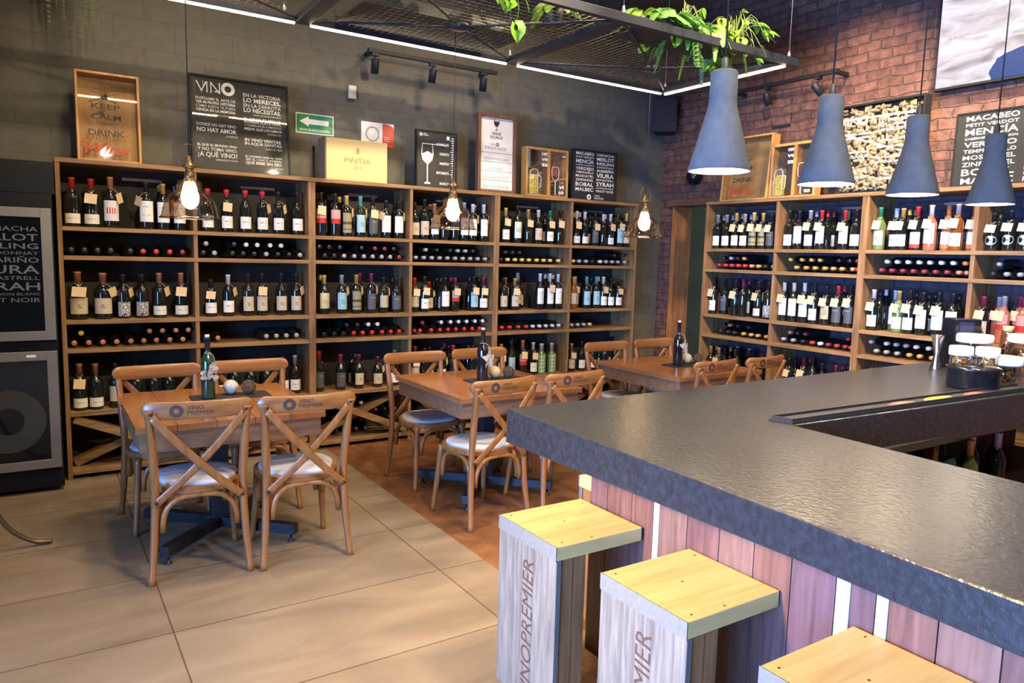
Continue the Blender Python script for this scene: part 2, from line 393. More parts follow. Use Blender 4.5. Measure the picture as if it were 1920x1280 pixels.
LAB = {  # paper colour, ink, ink bands (z0,z1,x0,x1), zone of the bottle height, name
 'w': ((.76, .74, .70), INK, [(.5, .62, .2, .8), (.25, .29, .3, .7)], (.10, .38), 'white'),
 'W': ((.78, .76, .72), INK, [(.70, .75, .25, .75), (.3, .34, .2, .8)], (.16, .60), 'tall white'),
 'L': ((.70, .67, .62), INK, [(.45, .55, .2, .8)], (.07, .27), 'low white'),
 'c': ((.52, .44, .32), INK, [(.35, .6, .35, .65)], (.12, .46), 'cream'),
 'd': ((.075, .08, .085), (.3, .3, .28), [(.7, .78, .2, .8)], (.10, .50), 'dark'),
 'b': ((.30, .50, .55), (.05, .12, .2), [(.3, .6, .3, .7)], (.12, .55), 'blue'),
 'o': ((.28, .24, .13), (.07, .05, .02), [(.42, .56, 0, 1), (.15, .2, 0, 1)], (.10, .58), 'olive'),
 'g': ((.45, .40, .24), (.10, .08, .03), [(.3, .75, .55, .85)], (.16, .50), 'olive-gold'),
 'r': ((.60, .30, .28), (.42, .02, .02), [(0, .35, 0, 1)], (.30, .62), 'pink'),
 'y': ((.62, .55, .30), (.55, .38, .08), [(.35, .6, .2, .8)], (.15, .55), 'yellow'),
 'x': ((.60, .58, .52), (.05, .06, .09), 'pebble', (.06, .38), 'pebble-patterned'),
 'S': ((.66, .64, .62), (.45, .03, .03), 'bars', (.14, .54), 'red-barred'),
 'G': ((.64, .64, .58), (.10, .32, .12), 'bars', (.14, .58), 'green-barred'),
 'P': ((.60, .62, .48), (.05, .22, .10), 'plaid', (.03, .66), 'plaid'),
 'T': ((.64, .62, .58), (.48, .04, .03), [(0, .24, 0, 1)], (.06, .42), 'red-banded'),
 'O': ((.64, .62, .58), (.62, .18, .04), [(0, .24, 0, 1)], (.06, .42), 'orange-banded'),
 'Z': ((.42, .44, .45), (.1, .1, .1), [(.42, .58, .2, .8)], (.08, .48), 'round silver'),
}
def label_mat(code):
    col, ink, bands, zn, nm = LAB[code]
    m, n, b = nt('label_'+nm.replace(' ', '_').replace('-', '_')); b.inputs['Roughness'].default_value = .6
    t = n.nodes.new('ShaderNodeTexCoord'); g = t.outputs['Generated']
    sp = n.nodes.new('ShaderNodeSeparateXYZ'); lk(n, g, sp.inputs[0])
    def mth(op, a, b_=None):
        q = n.nodes.new('ShaderNodeMath'); q.operation = op
        for i, v in enumerate((a, b_)):
            if v is None: continue
            if isinstance(v, (int, float)): q.inputs[i].default_value = v
            else: lk(n, v, q.inputs[i])
        return q.outputs[0]
    X, Z = sp.outputs[0], sp.outputs[2]
    if bands == 'pebble':
        vo = n.nodes.new('ShaderNodeTexVoronoi'); vo.feature = 'DISTANCE_TO_EDGE'; vo.inputs['Scale'].default_value = 4.5; lk(n, g, vo.inputs['Vector'])
        fac = mth('LESS_THAN', vo.outputs['Distance'], .09)
    elif bands == 'bars':
        fac = mth('MULTIPLY', mth('GREATER_THAN', mth('SINE', mth('MULTIPLY', X, 38)), .0), mth('MULTIPLY', mth('GREATER_THAN', Z, .35), mth('LESS_THAN', Z, .65)))
        fac = mth('MULTIPLY', fac, mth('MULTIPLY', mth('GREATER_THAN', X, .15), mth('LESS_THAN', X, .85)))
    elif bands == 'plaid':
        fac = mth('MAXIMUM', mth('MULTIPLY', mth('GREATER_THAN', mth('SINE', mth('MULTIPLY', X, 20)), .1), .75), mth('MULTIPLY', mth('GREATER_THAN', mth('SINE', mth('MULTIPLY', Z, 34)), .1), .75))
    else:
        fac = None
        for z0, z1, x0, x1 in bands:
            k = mth('MULTIPLY', mth('MULTIPLY', mth('GREATER_THAN', Z, z0), mth('LESS_THAN', Z, z1)), mth('MULTIPLY', mth('GREATER_THAN', X, x0-.001), mth('LESS_THAN', X, x1+.001)))
            if not (x0 == 0 and x1 == 1):
                q = n.nodes.new('ShaderNodeTexNoise'); q.inputs['Scale'].default_value = 14; lk(n, g, q.inputs['Vector']); k = mth('MULTIPLY', k, mth('GREATER_THAN', q.outputs['Fac'], .48)); k = mth('MULTIPLY', k, .75)
            fac = k if fac is None else mth('MAXIMUM', fac, k)
    mx = n.nodes.new('ShaderNodeMixRGB'); mx.inputs[1].default_value = rgb(col); mx.inputs[2].default_value = rgb(ink); lk(n, fac, mx.inputs[0]); lk(n, mx.outputs[0], b.inputs['Base Color'])
    return m
LABM = {k: label_mat(k) for k in LAB}
H0 = .31; R0 = .0375
BPROF = [(.030, 0), (.036, .003), (R0, .010), (R0, .182), (.0355, .194), (.029, .208), (.0215, .220), (.0165, .232), (.0145, .246), (.0138, .300), (.0158, .301), (.0158, .309), (.012, .310)]
def bottle_body(seg=18): return MB().lathe([(.001, 0)]+BPROF+[(.001, .310)], seg)
def capsule_mb(): return MB().lathe([(.0152, .243), (.0149, .298), (.0166, .2995), (.0166, .3105), (.014, .3118), (.001, .3118)], 14)
def wax_mb(): return MB().lathe([(.0152, .262), (.0160, .285), (.0195, .292), (.0205, .303), (.015, .312), (.001, .3135)], 14)
def label_mb(code):
    z0, z1 = LAB[code][3]; r = R0+.0007; m = MB()
    if code == 'Z':
        zc = (z0+z1)/2*H0; hh = (z1-z0)/2*H0; m2 = m; n = 20
        P = [(0, -r-.0005, zc)]+[(r*math.sin(.95*math.cos(2*PI*i/n)), -r*math.cos(.95*math.cos(2*PI*i/n)), zc+hh*.62*math.sin(2*PI*i/n)) for i in range(n)]
        k = m.addv(P)
        for i in range(n): m.face((k, k+1+i, k+1+(i+1) % n), True)
        return m
    return m.lathe([(r, z0*H0), (r, z1*H0)], 12, a0=-PI/2-1.15, a1=-PI/2+1.15)
def tag_mb(kind):
    m = MB(); m.m = 1
    if kind == 'f':
        for s in (-1, 1): m.tube([(s*.0165, 0, .238), (s*.014, -.015, .236), (0, -.039, .215)], .0011, 4)
        m.tube([(.0165, 0, .238), (0, .0165, .240), (-.0165, 0, .238)], .0011, 4)
        m.m = 0; m.T = Matrix.Translation((0, -.041, .214)) @ Matrix.Rotation(.10, 4, 'Y') @ Matrix.Rotation(-.12, 4, 'X')
        m.box(-.029, .029, -.0006, .0006, -.064, 0)
    else:
        s = 1 if kind == 'r' else -1
        m.tube([(-s*.016, -.004, .238), (0, -.0175, .242), (s*.017, -.008, .236), (s*.034, -.026, .212)], .0013, 4)
        m.m = 0; m.T = Matrix.Translation((s*.034, -.028, .213)) @ Matrix.Rotation(s*.9, 4, 'Z') @ Matrix.Rotation(-s*.35, 4, 'Y')
        m.box(-.026, .026, -.0006, .0006, -.062, 0)
    m.T = None; return m
KRAFT = mat('kraft_paper_tag', (.66, .49, .29), .8, var=.06); TWINE = mat('cotton_twine', (.55, .48, .36), .9)
STICK = mat('small_white_sticker', (.7, .7, .68), .6)
_c = {}
def cached(key, fn):
    if key not in _c: _c[key] = fn()
    return _c[key]
def put_bottle(loc, rz, h, cap, lab, tag, body, w_, label, group, lying=False):
    o = obj('wine_bottle', cached(('b', body), lambda: bottle_body().mesh('bottle_body', GLS[body])), loc=loc, label=label, category='wine bottle', group=group)
    wax = cap == 'r' and group == WAXG
    obj('capsule', cached(('c', cap, wax), lambda: (wax_mb() if wax else capsule_mb()).mesh('capsule', CAPM[cap])), o)
    if not lying:
        if lab in LAB: obj('label', cached(('l', lab), lambda: label_mb(lab).mesh('label', LABM[lab])), o)
        if tag != 'n': obj('price_tag', cached(('t', tag), lambda: tag_mb(tag).mesh('price_tag', [KRAFT, TWINE])), o)
    s = w_/1.0
    o.scale = (s, s, h/H0)
    if lying: o.rotation_euler = (PI/2, 0, rz) if True else 0
    else: o.rotation_euler = (0, 0, rz)
    return o
WAXG = 'bottles on the top shelf of the second bay, grey-wall rack'
# rack contents, all plain numbers: (place mm, height mm, capsule, label, tag, glass, width %, row) and for lying bottles (place mm, layer, capsule)
CAPS_ORDER = ['r', 'k', 'w', 'g', 'y', 'o', 's', 'm', 'c', 't', 'G']
LABEL_ORDER = ['w', 'W', 'L', 'c', 'd', 'b', 'o', 'g', 'r', 'y', 'x', 'S', 'G', 'P', 'T', 'O', 'Z', 'k', 'n']
TAG_ORDER = ['n', 'f', 'r', 'l']
GLASS_ORDER = ['k', 'a', 'v', 'p']
STAND = {
 ('A', 1): [
  [(94,323,0,2,0,0,115,0),(205,321,0,2,1,0,115,0),(321,342,8,11,2,0,115,0),(540,324,1,1,3,0,110,0),(647,321,3,1,0,0,100,0),(753,322,6,1,0,0,100,0)],
  [(942,310,0,0,0,0,100,0),(1075,311,0,0,1,0,100,0),(1208,315,0,0,0,0,100,0),(1332,316,0,0,2,0,100,0),(1452,320,1,0,2,0,100,0),(1599,326,1,0,0,0,100,0)],
  [(1787,339,1,8,1,0,100,0),(1902,338,1,8,0,0,100,0),(1996,327,4,6,2,0,100,0),(2113,328,9,5,2,0,100,0),(2221,327,1,4,1,0,100,0),(2336,310,1,1,3,0,100,0),(2457,309,1,1,2,0,100,0)],
  [(2599,308,1,3,0,0,100,0),(2690,341,1,3,0,0,100,0),(2784,310,8,1,1,0,100,0),(2882,337,1,17,0,0,100,0),(2985,341,1,17,0,0,100,0),(3078,337,6,1,0,0,100,0),(3166,328,2,1,2,0,100,0),(3285,331,2,1,2,0,100,0)],
  [(3513,315,4,0,1,0,100,0),(3580,304,1,17,0,0,100,1),(3644,337,1,12,0,0,100,0),(3704,306,4,17,0,0,100,1),(3764,314,3,17,1,0,100,0),(3813,307,6,17,0,0,100,1),(3879,316,2,3,0,0,100,0),(4014,315,10,0,1,0,100,0),(4130,329,1,17,1,0,100,0)],
  [(4336,330,2,2,1,0,100,0),(4437,328,2,2,0,0,100,0),(4569,317,1,4,1,0,100,0),(4674,317,2,17,0,0,100,0),(4767,324,2,2,1,0,100,0),(4892,339,1,5,1,0,100,0),(4951,333,4,17,0,0,100,1),(5024,340,4,3,0,0,100,0)]
 ],
 ('A', 3): [
  [(106,322,8,3,1,0,135,0),(254,314,8,3,2,0,135,0),(378,306,1,10,2,0,100,0),(495,307,1,10,0,0,100,0),(606,317,8,2,2,0,110,0),(750,319,8,2,1,0,110,0)],
  [(952,273,1,0,1,0,100,0),(1075,308,2,0,2,0,100,0),(1219,319,1,3,0,0,100,0),(1321,320,1,3,1,0,100,0),(1468,322,1,3,0,0,100,0),(1583,321,1,3,2,0,100,0)],
  [(1810,310,4,9,0,0,100,0),(1955,313,6,5,2,0,100,0),(2079,316,3,6,2,0,100,0),(2139,328,7,17,0,0,100,1),(2208,328,7,4,2,0,100,0),(2318,296,1,7,2,0,100,0),(2433,294,1,4,0,0,100,0)],
  [(2603,293,0,7,1,0,100,0),(2698,307,1,0,1,0,100,0),(2780,258,0,3,2,0,100,0),(2899,297,1,1,0,0,100,0),(3000,297,7,8,1,0,100,0),(3049,281,1,17,0,0,100,1),(3192,307,1,5,1,0,100,0),(3291,299,7,0,1,0,100,0)],
  [(3508,294,1,3,2,0,100,0),(3579,298,8,17,0,0,100,1),(3635,295,3,3,1,0,100,0),(3718,345,6,7,0,0,100,0),(3793,289,1,3,0,0,100,1),(3921,341,2,1,0,0,100,0),(4037,342,2,1,1,0,100,0),(4156,338,2,1,2,0,100,0)],
  [(4325,311,4,7,0,1,100,0),(4407,313,2,3,1,1,100,0),(4492,314,9,5,2,0,100,0),(4615,315,9,5,0,0,100,0),(4707,315,2,0,1,0,100,0),(4804,297,1,0,0,0,100,0),(4907,286,1,0,1,0,100,0),(5012,292,1,0,0,0,100,0)]
 ],
 ('A', 5): [
  [(94,321,8,2,1,0,110,0),(188,316,8,2,0,0,110,0),(310,313,1,7,0,0,100,0),(442,292,1,17,0,0,100,0),(554,285,1,17,0,0,100,0),(653,279,1,17,0,0,100,0)],
  [(995,292,1,0,0,0,100,0),(1111,285,1,17,0,0,100,0),(1228,279,1,0,0,0,100,0),(1349,280,1,17,0,0,100,0),(1477,299,1,0,0,0,100,0),(1570,302,6,0,0,0,100,0)],
  [(1764,324,0,4,0,0,100,0),(1817,294,0,4,2,0,100,1),(1945,292,0,4,0,0,100,0),(2102,284,7,3,0,0,100,0),(2269,257,7,3,2,0,100,0),(2421,304,10,0,0,0,100,0)],
  [(2614,328,7,3,1,0,100,0),(2709,309,1,17,0,0,100,0),(2793,306,1,0,0,0,100,0),(2875,307,1,0,2,0,100,0),(2990,321,0,17,0,0,100,0),(3072,312,1,17,0,0,100,0),(3195,312,1,17,0,0,100,0),(3331,306,1,0,0,0,100,0)],
  [(3498,308,5,3,1,0,100,0),(3612,334,1,5,0,0,100,0),(3680,345,1,17,0,0,100,1),(3743,333,5,8,1,0,100,0),(3801,326,6,17,0,0,100,1),(3864,310,2,0,1,0,100,0),(3959,293,2,13,0,2,100,0),(4028,280,2,13,0,2,100,1),(4083,293,2,13,0,2,100,0),(4158,280,2,13,0,2,100,1)],
  [(4328,278,6,3,1,0,100,0),(4391,286,6,3,0,0,100,1),(4456,294,1,0,0,0,100,0),(4602,277,1,0,0,0,100,0),(4681,273,1,17,0,0,100,1),(4757,276,1,17,0,0,100,0),(4903,275,1,0,0,0,100,0),(5033,306,1,1,0,0,100,0)]
 ],
 ('B', 1): [
  [(-770,319,6,0,3,0,100,0),(-887,317,6,0,0,0,100,0),(-1000,328,3,0,1,0,100,0),(-1099,317,6,0,1,0,100,0),(-1200,327,4,6,1,0,100,0),(-1301,319,3,6,1,0,100,0),(-1393,308,1,4,1,0,100,0)],
  [(-1578,332,1,0,0,0,100,0),(-1675,326,1,1,0,0,100,0),(-1783,325,6,0,1,0,100,0),(-1889,321,0,1,1,0,100,0),(-1967,329,3,0,1,0,100,1),(-2101,313,0,1,1,0,100,0),(-2202,320,1,0,0,0,100,0)],
  [(-2374,326,10,3,1,2,100,0),(-2477,320,2,0,1,0,100,0),(-2576,312,3,0,1,0,100,0),(-2684,320,0,14,1,0,100,0),(-2784,327,2,1,1,3,100,0),(-2863,324,5,15,1,3,100,1),(-2969,327,6,0,1,1,100,0),(-3044,316,5,15,1,3,100,1)],
  [(-3207,256,1,16,1,0,100,0),(-3311,270,1,16,1,0,100,0),(-3406,266,1,16,1,0,100,0)]
 ],
 ('B', 3): [
  [(-741,343,1,0,1,0,100,0),(-842,339,1,4,0,0,100,0),(-907,342,1,4,0,0,100,1),(-1041,333,1,17,1,0,100,0),(-1127,345,7,17,0,0,100,0),(-1199,345,7,17,0,0,100,1),(-1303,329,1,2,1,0,100,0),(-1410,329,1,10,3,0,100,0)],
  [(-1569,336,2,1,1,0,100,0),(-1672,336,2,1,0,0,100,0),(-1777,341,2,1,1,0,100,0),(-1875,341,1,0,1,0,100,0),(-1986,324,1,7,1,0,100,0),(-2092,329,0,4,1,0,100,0),(-2199,339,1,4,1,0,100,0)],
  [(-2386,316,2,0,1,0,100,0),(-2477,313,2,1,0,2,100,0),(-2599,317,3,0,1,2,100,0),(-2684,324,1,0,1,0,100,0),(-2779,315,1,1,1,0,100,0),(-2894,322,1,1,1,0,100,0),(-2991,320,1,1,0,0,100,0)],
  [(-3193,311,7,3,1,0,100,0),(-3257,311,6,17,1,3,100,1),(-3323,321,6,8,1,3,100,0),(-3387,323,7,8,1,3,100,1),(-3445,321,7,8,0,3,100,0)]
 ],
 ('B', 5): [
  [(-784,311,3,17,0,0,100,0),(-885,307,3,17,1,0,100,0),(-969,322,3,17,0,0,100,0),(-1022,303,3,17,0,0,100,1),(-1103,328,1,17,0,0,100,0),(-1174,329,3,17,0,0,100,1),(-1245,325,1,17,0,0,100,0),(-1325,306,7,17,0,0,100,1)],
  [(-1677,308,1,0,1,0,100,0),(-1752,318,1,17,0,0,100,1),(-1819,331,7,3,1,0,100,0),(-1905,345,1,3,0,0,100,0),(-1995,309,1,17,0,0,100,0),(-2123,309,7,17,0,0,100,0),(-2189,323,7,17,0,0,100,1)],
  [(-2431,327,2,0,0,0,100,0),(-2547,343,1,17,0,0,100,0)]
 ],
}
LYING = {
 ('A', 2): [
  [(74,0,1),(150,0,1),(227,0,1),(305,0,1),(425,0,1),(504,0,0),(587,0,0),(674,0,0),(757,0,7)],
  [(897,0,1),(973,0,6),(1099,0,1),(1175,0,1),(1255,0,1),(1344,0,6),(1431,0,1),(1516,0,1),(1600,0,6),(916,1,6),(1111,1,1),(1197,1,2),(1278,1,2),(1373,1,2),(1454,1,2)],
  [(1798,0,1),(1874,0,1),(1955,0,6),(2041,0,6),(2123,0,6),(2199,0,6),(2277,0,6),(2353,0,6),(2432,0,7),(1744,1,1),(1833,1,1),(1920,1,1),(2104,1,1),(2218,1,7),(2302,1,7),(2384,1,1)],
  [(2586,0,6),(2662,0,6),(2738,0,6),(2814,0,6),(2890,0,6),(2966,0,6),(3042,0,6),(3118,0,6),(3194,0,6),(3270,0,6),(2678,1,6),(2785,1,1),(2914,1,1),(2990,1,6),(3066,1,6),(3142,1,1)],
  [(3433,0,1),(3513,0,4),(3593,0,4),(3671,0,4),(3749,0,4),(3837,0,4),(3917,0,4),(3993,0,4),(4090,0,4),(3485,1,1),(3561,1,1),(3639,1,1)],
  [(4267,0,4),(4343,0,6),(4429,0,6),(4505,0,1),(4608,0,2),(4684,0,6),(4764,0,6),(4841,0,6),(4931,0,6),(4792,1,1),(4896,1,1)]
 ],
 ('A', 4): [
  [(68,0,8),(154,0,8),(238,0,8),(322,0,8),(409,0,8),(491,0,8),(571,0,8),(658,0,8),(745,0,8),(111,1,4),(529,1,8),(612,1,8),(700,1,8),(782,1,8)],
  [(894,0,1),(985,0,8),(1337,0,6),(1413,0,6),(1489,0,6),(1568,0,6)],
  [(1791,0,1),(1876,0,1),(1952,0,1),(2037,0,0),(2114,0,0),(2196,0,0),(2285,0,0),(2363,0,0),(2439,0,0),(1977,1,1),(2068,1,1),(2163,1,2),(2243,1,2)],
  [(2557,0,7),(2634,0,0),(2742,0,0),(2827,0,0),(2907,0,0),(2986,0,0),(3071,0,0),(3152,0,0),(3228,0,0),(2657,1,7),(2838,1,2),(2931,1,2),(3011,1,2),(3093,1,2),(3179,1,2),(3258,1,2)],
  [(3467,0,0),(3553,0,0),(3651,0,0),(3740,0,0),(3816,0,2),(3892,0,2),(3968,0,2),(4044,0,2),(4120,0,2)],
  [(4279,0,6),(4355,0,6),(4431,0,6),(4507,0,4)]
 ],
 ('B', 2): [
  [(-842,0,7),(-918,0,0),(-994,0,0),(-1070,0,0),(-1146,0,0),(-1222,0,3),(-1298,0,3),(-1374,0,1),(-1450,0,1),(-1526,0,6),(-894,1,1),(-985,1,6),(-1061,1,1),(-1137,1,3)],
  [(-1695,0,3),(-1788,0,3),(-1874,0,3),(-1966,0,3),(-2042,0,3),(-2120,0,3),(-2215,0,3),(-2291,0,0),(-1635,1,3),(-1747,1,3),(-1838,1,3),(-1919,1,3),(-2092,1,1),(-2186,1,1),(-2262,1,7)],
  [(-2454,0,7),(-2535,0,7),(-2618,0,7),(-2698,0,7),(-2778,0,7),(-2859,0,7),(-2940,0,7),(-3021,0,8),(-3101,0,8),(-2495,1,2),(-2574,1,2),(-2656,1,2),(-2738,1,2),(-2816,1,2),(-2897,1,2),(-2979,1,2),(-3060,1,5)],
  [(-3243,0,1),(-3328,0,6),(-3409,0,6),(-3277,1,6)]
 ],
 ('B', 4): [
  [(-908,0,1),(-997,0,1),(-1073,0,1),(-1179,0,3),(-1264,0,3),(-1340,0,3),(-1434,0,3),(-944,1,1),(-1020,1,8),(-1114,1,1),(-1236,1,1)],
  [(-1614,0,6),(-1711,0,6),(-1809,0,1),(-1898,0,0),(-1974,0,2),(-2050,0,7),(-2126,0,0),(-2202,0,7),(-2278,0,0),(-1680,1,8),(-1756,1,1),(-1832,1,7),(-2226,1,7)],
  [(-2466,0,6),(-2546,0,6),(-2629,0,6),(-2723,0,3),(-2801,0,3),(-2891,0,3),(-2983,0,2),(-2420,1,6),(-2543,1,2),(-2619,1,6),(-2695,1,6),(-2771,1,2),(-2862,1,2)]
 ],
}

SHN = {1: 'top', 3: 'middle', 5: 'lower'}
SLN = {2: 'upper', 4: 'lower'}
SIDE = {'A': ('grey-wall rack', 'fridge end', 0), 'B': ('brick-wall rack', 'doorway end', -PI/2)}
stuffmb = MB(); STM = [GLS['k'], CAPM['k'], CAPM['r'], CAPM['s'], CAPM['g'], CAPM['m'], CAPM['w'], CAPM['c'], CAPM['y'], LABM['w'], LABM['c'], CAPM['o']]
SIX = {'k': 1, 'r': 2, 's': 3, 'g': 4, 'm': 5, 'w': 6, 'c': 7, 'y': 8, 'o': 11, 't': 3, 'G': 1}
def stuff_bottle(M, cap, lab=None):
    stuffmb.T = M; stuffmb.m = 0; stuffmb.lathe([(.001, 0), (.036, .003), (R0, .01), (R0, .182), (.029, .208), (.0165, .232), (.0138, .300)], 10)
    stuffmb.m = SIX.get(cap, 1); stuffmb.lathe([(.0152, .243), (.0152, .310), (.001, .311)], 10)
    if lab: stuffmb.m = lab; stuffmb.lathe([(R0+.001, .03), (R0+.001, .12)], 8, a0=-PI/2-1, a1=-PI/2+1)
    stuffmb.T = None
def bay_clamp(side, bay, p, r=.04):
    if side == 'A':
        lo, hi = bay*AW, (bay+1)*AW; e = .03 if bay % 2 == 0 else .016; g = .03 if bay % 2 else .016
        return min(max(p, lo+e+r), hi-g-r)
    hi = YB0-bay*BW; lo = hi-BW; e = .03 if bay % 2 == 0 else .016; g = .03 if bay % 2 else .016
    return min(max(p, lo+g+r), hi-e-r)
count = 0
rnd = random.Random(3)
for key, bays in STAND.items():
    side, lv = key; rn, en, rz = SIDE[side]
    for bi, row in enumerate(bays):
        grp = 'bottles on the %s shelf of the %s bay, %s' % (SHN[lv], ordn[bi], rn)
        used = []
        for j, (a, h, ci, li, ti, gi, w_, d) in enumerate(row):
            c = (CAPS_ORDER[ci], LABEL_ORDER[li], TAG_ORDER[ti], GLASS_ORDER[gi]); p = a/1000; h = h/1000; w_ = w_/100*1.10
            p = bay_clamp(side, bi, p, .0385*w_+(.004 if c[2] != 'r' else .02)); dd = .09+.082*d
            if any(abs(p-q)+1e-4 < .0385*(w_+ww) and d == e for q, e, ww in used):   # squeezed by the post: one row back
                dd += .082; d += 1
                if any(abs(p-q) < .0385*(w_+ww) and d == e for q, e, ww in used): d += 1; dd += .082
            used.append((p, d, w_))
            loc = (p, dd, LV[lv]) if side == 'A' else (XB+dd, p, LV[lv])
            words_ = '%s-capped bottle%s%s, %s from %s, %s shelf, %s bay, %s' % (
                CAPN[c[0]], (', %s label' % LAB[c[1]][4]) if c[1] in LAB else '', ', tagged' if c[2] != 'n' else '', ordn[j], en, SHN[lv], ordn[bi], rn)
            put_bottle(loc, rz+rnd.uniform(-.12, .12), h, c[0], c[1], c[2], c[3], w_, words_, grp); count += 1
            if d == 0 and c[3] == 'k' and rnd.random() < (.55 if side == 'B' or bi > 1 else .35) and w_ < 1.2:
                for k in range(rnd.choice((1, 2))):
                    q = (p, d+1+k)
                    if any(abs(p-a_) < .0385*(w_+ww)+.002 and e == q[1] for a_, e, ww in used): break
                    used.append((p, q[1], w_)); off = dd+.082*(k+1)
                    if off > .29: break
                    M = Matrix.Translation((p, off, LV[lv]) if side == 'A' else (XB+off, p, LV[lv])) @ Matrix.Rotation(rz, 4, 'Z') @ Matrix.Scale(h/H0, 4, (0, 0, 1))
                    stuff_bottle(M, c[0] if rnd.random() < .7 else 'k', 10 if rnd.random() < .4 else None)
for key, bays in LYING.items():
    side, lv = key; rn, en, rz = SIDE[side]
    for bi, row in enumerate(bays):
        cnt = {0: 0, 1: 0}
        solo = side == 'A' and (bi < 3 or (bi == 3 and lv == 4))
        for a, l, ci in row:
            c = CAPS_ORDER[ci]; p = bay_clamp(side, bi, a/1000, .0385)
            z = LV[lv]+.0385+l*.0665; cnt[l] += 1
            loc = (p, .328, z) if side == 'A' else (XB+.36, p, z)
            if solo and count < 300:
                put_bottle(loc, rz, .300, c, None, 'n', 'k', 1.0, '%s-capped bottle lying neck-out, %s from %s, %s layer, %s lying-shelf, %s bay, %s' % (
                    CAPN[c], ordn[cnt[l]-1], en, ('bottom', 'top')[l], SLN[lv], ordn[bi], rn), 'bottles lying on the %s narrow shelf of the %s bay, %s' % (SLN[lv], ordn[bi], rn), True); count += 1
            else:
                M = Matrix.Translation(loc) @ Matrix.Rotation(rz, 4, 'Z') @ Matrix.Rotation(PI/2, 4, 'X')
                stuff_bottle(M, c)
# bottles heaped in the crossed bins at the bottom
for bi in (1, 2, 3, 4, 5):
    x0 = bi*AW+.03; x1 = (bi+1)*AW-.03; xc = (x0+x1)/2; zb, zt = LV[6], LV[5]-T_
    n = 0
    for r in range(5):
        z = zb+.042+r*.074
        if z > zt-.04: break
        for i in range(9):
            x = x0+.045+i*.086+(r % 2)*.04
            if x > x1-.04: continue
            ln = abs((x-xc)/(x1-x0)*2); lz = abs((z-(zb+zt)/2)/(zt-zb)*2)
            if abs(ln-lz) < .22: continue
            if rnd.random() < .3: continue
            M = Matrix.Translation((x, .328, z)) @ Matrix.Rotation(PI/2, 4, 'X') @ Matrix.Scale(.62, 4, (0, 0, 1)); stuff_bottle(M, rnd.choice('kkksmkw'))
st = stuffmb.build('stacked_wine_bottles', STM); st['kind'] = 'stuff'; st['category'] = 'wine bottles'; st['label'] = 'remaining dark wine bottles lying and standing deeper in the wooden wall racks'

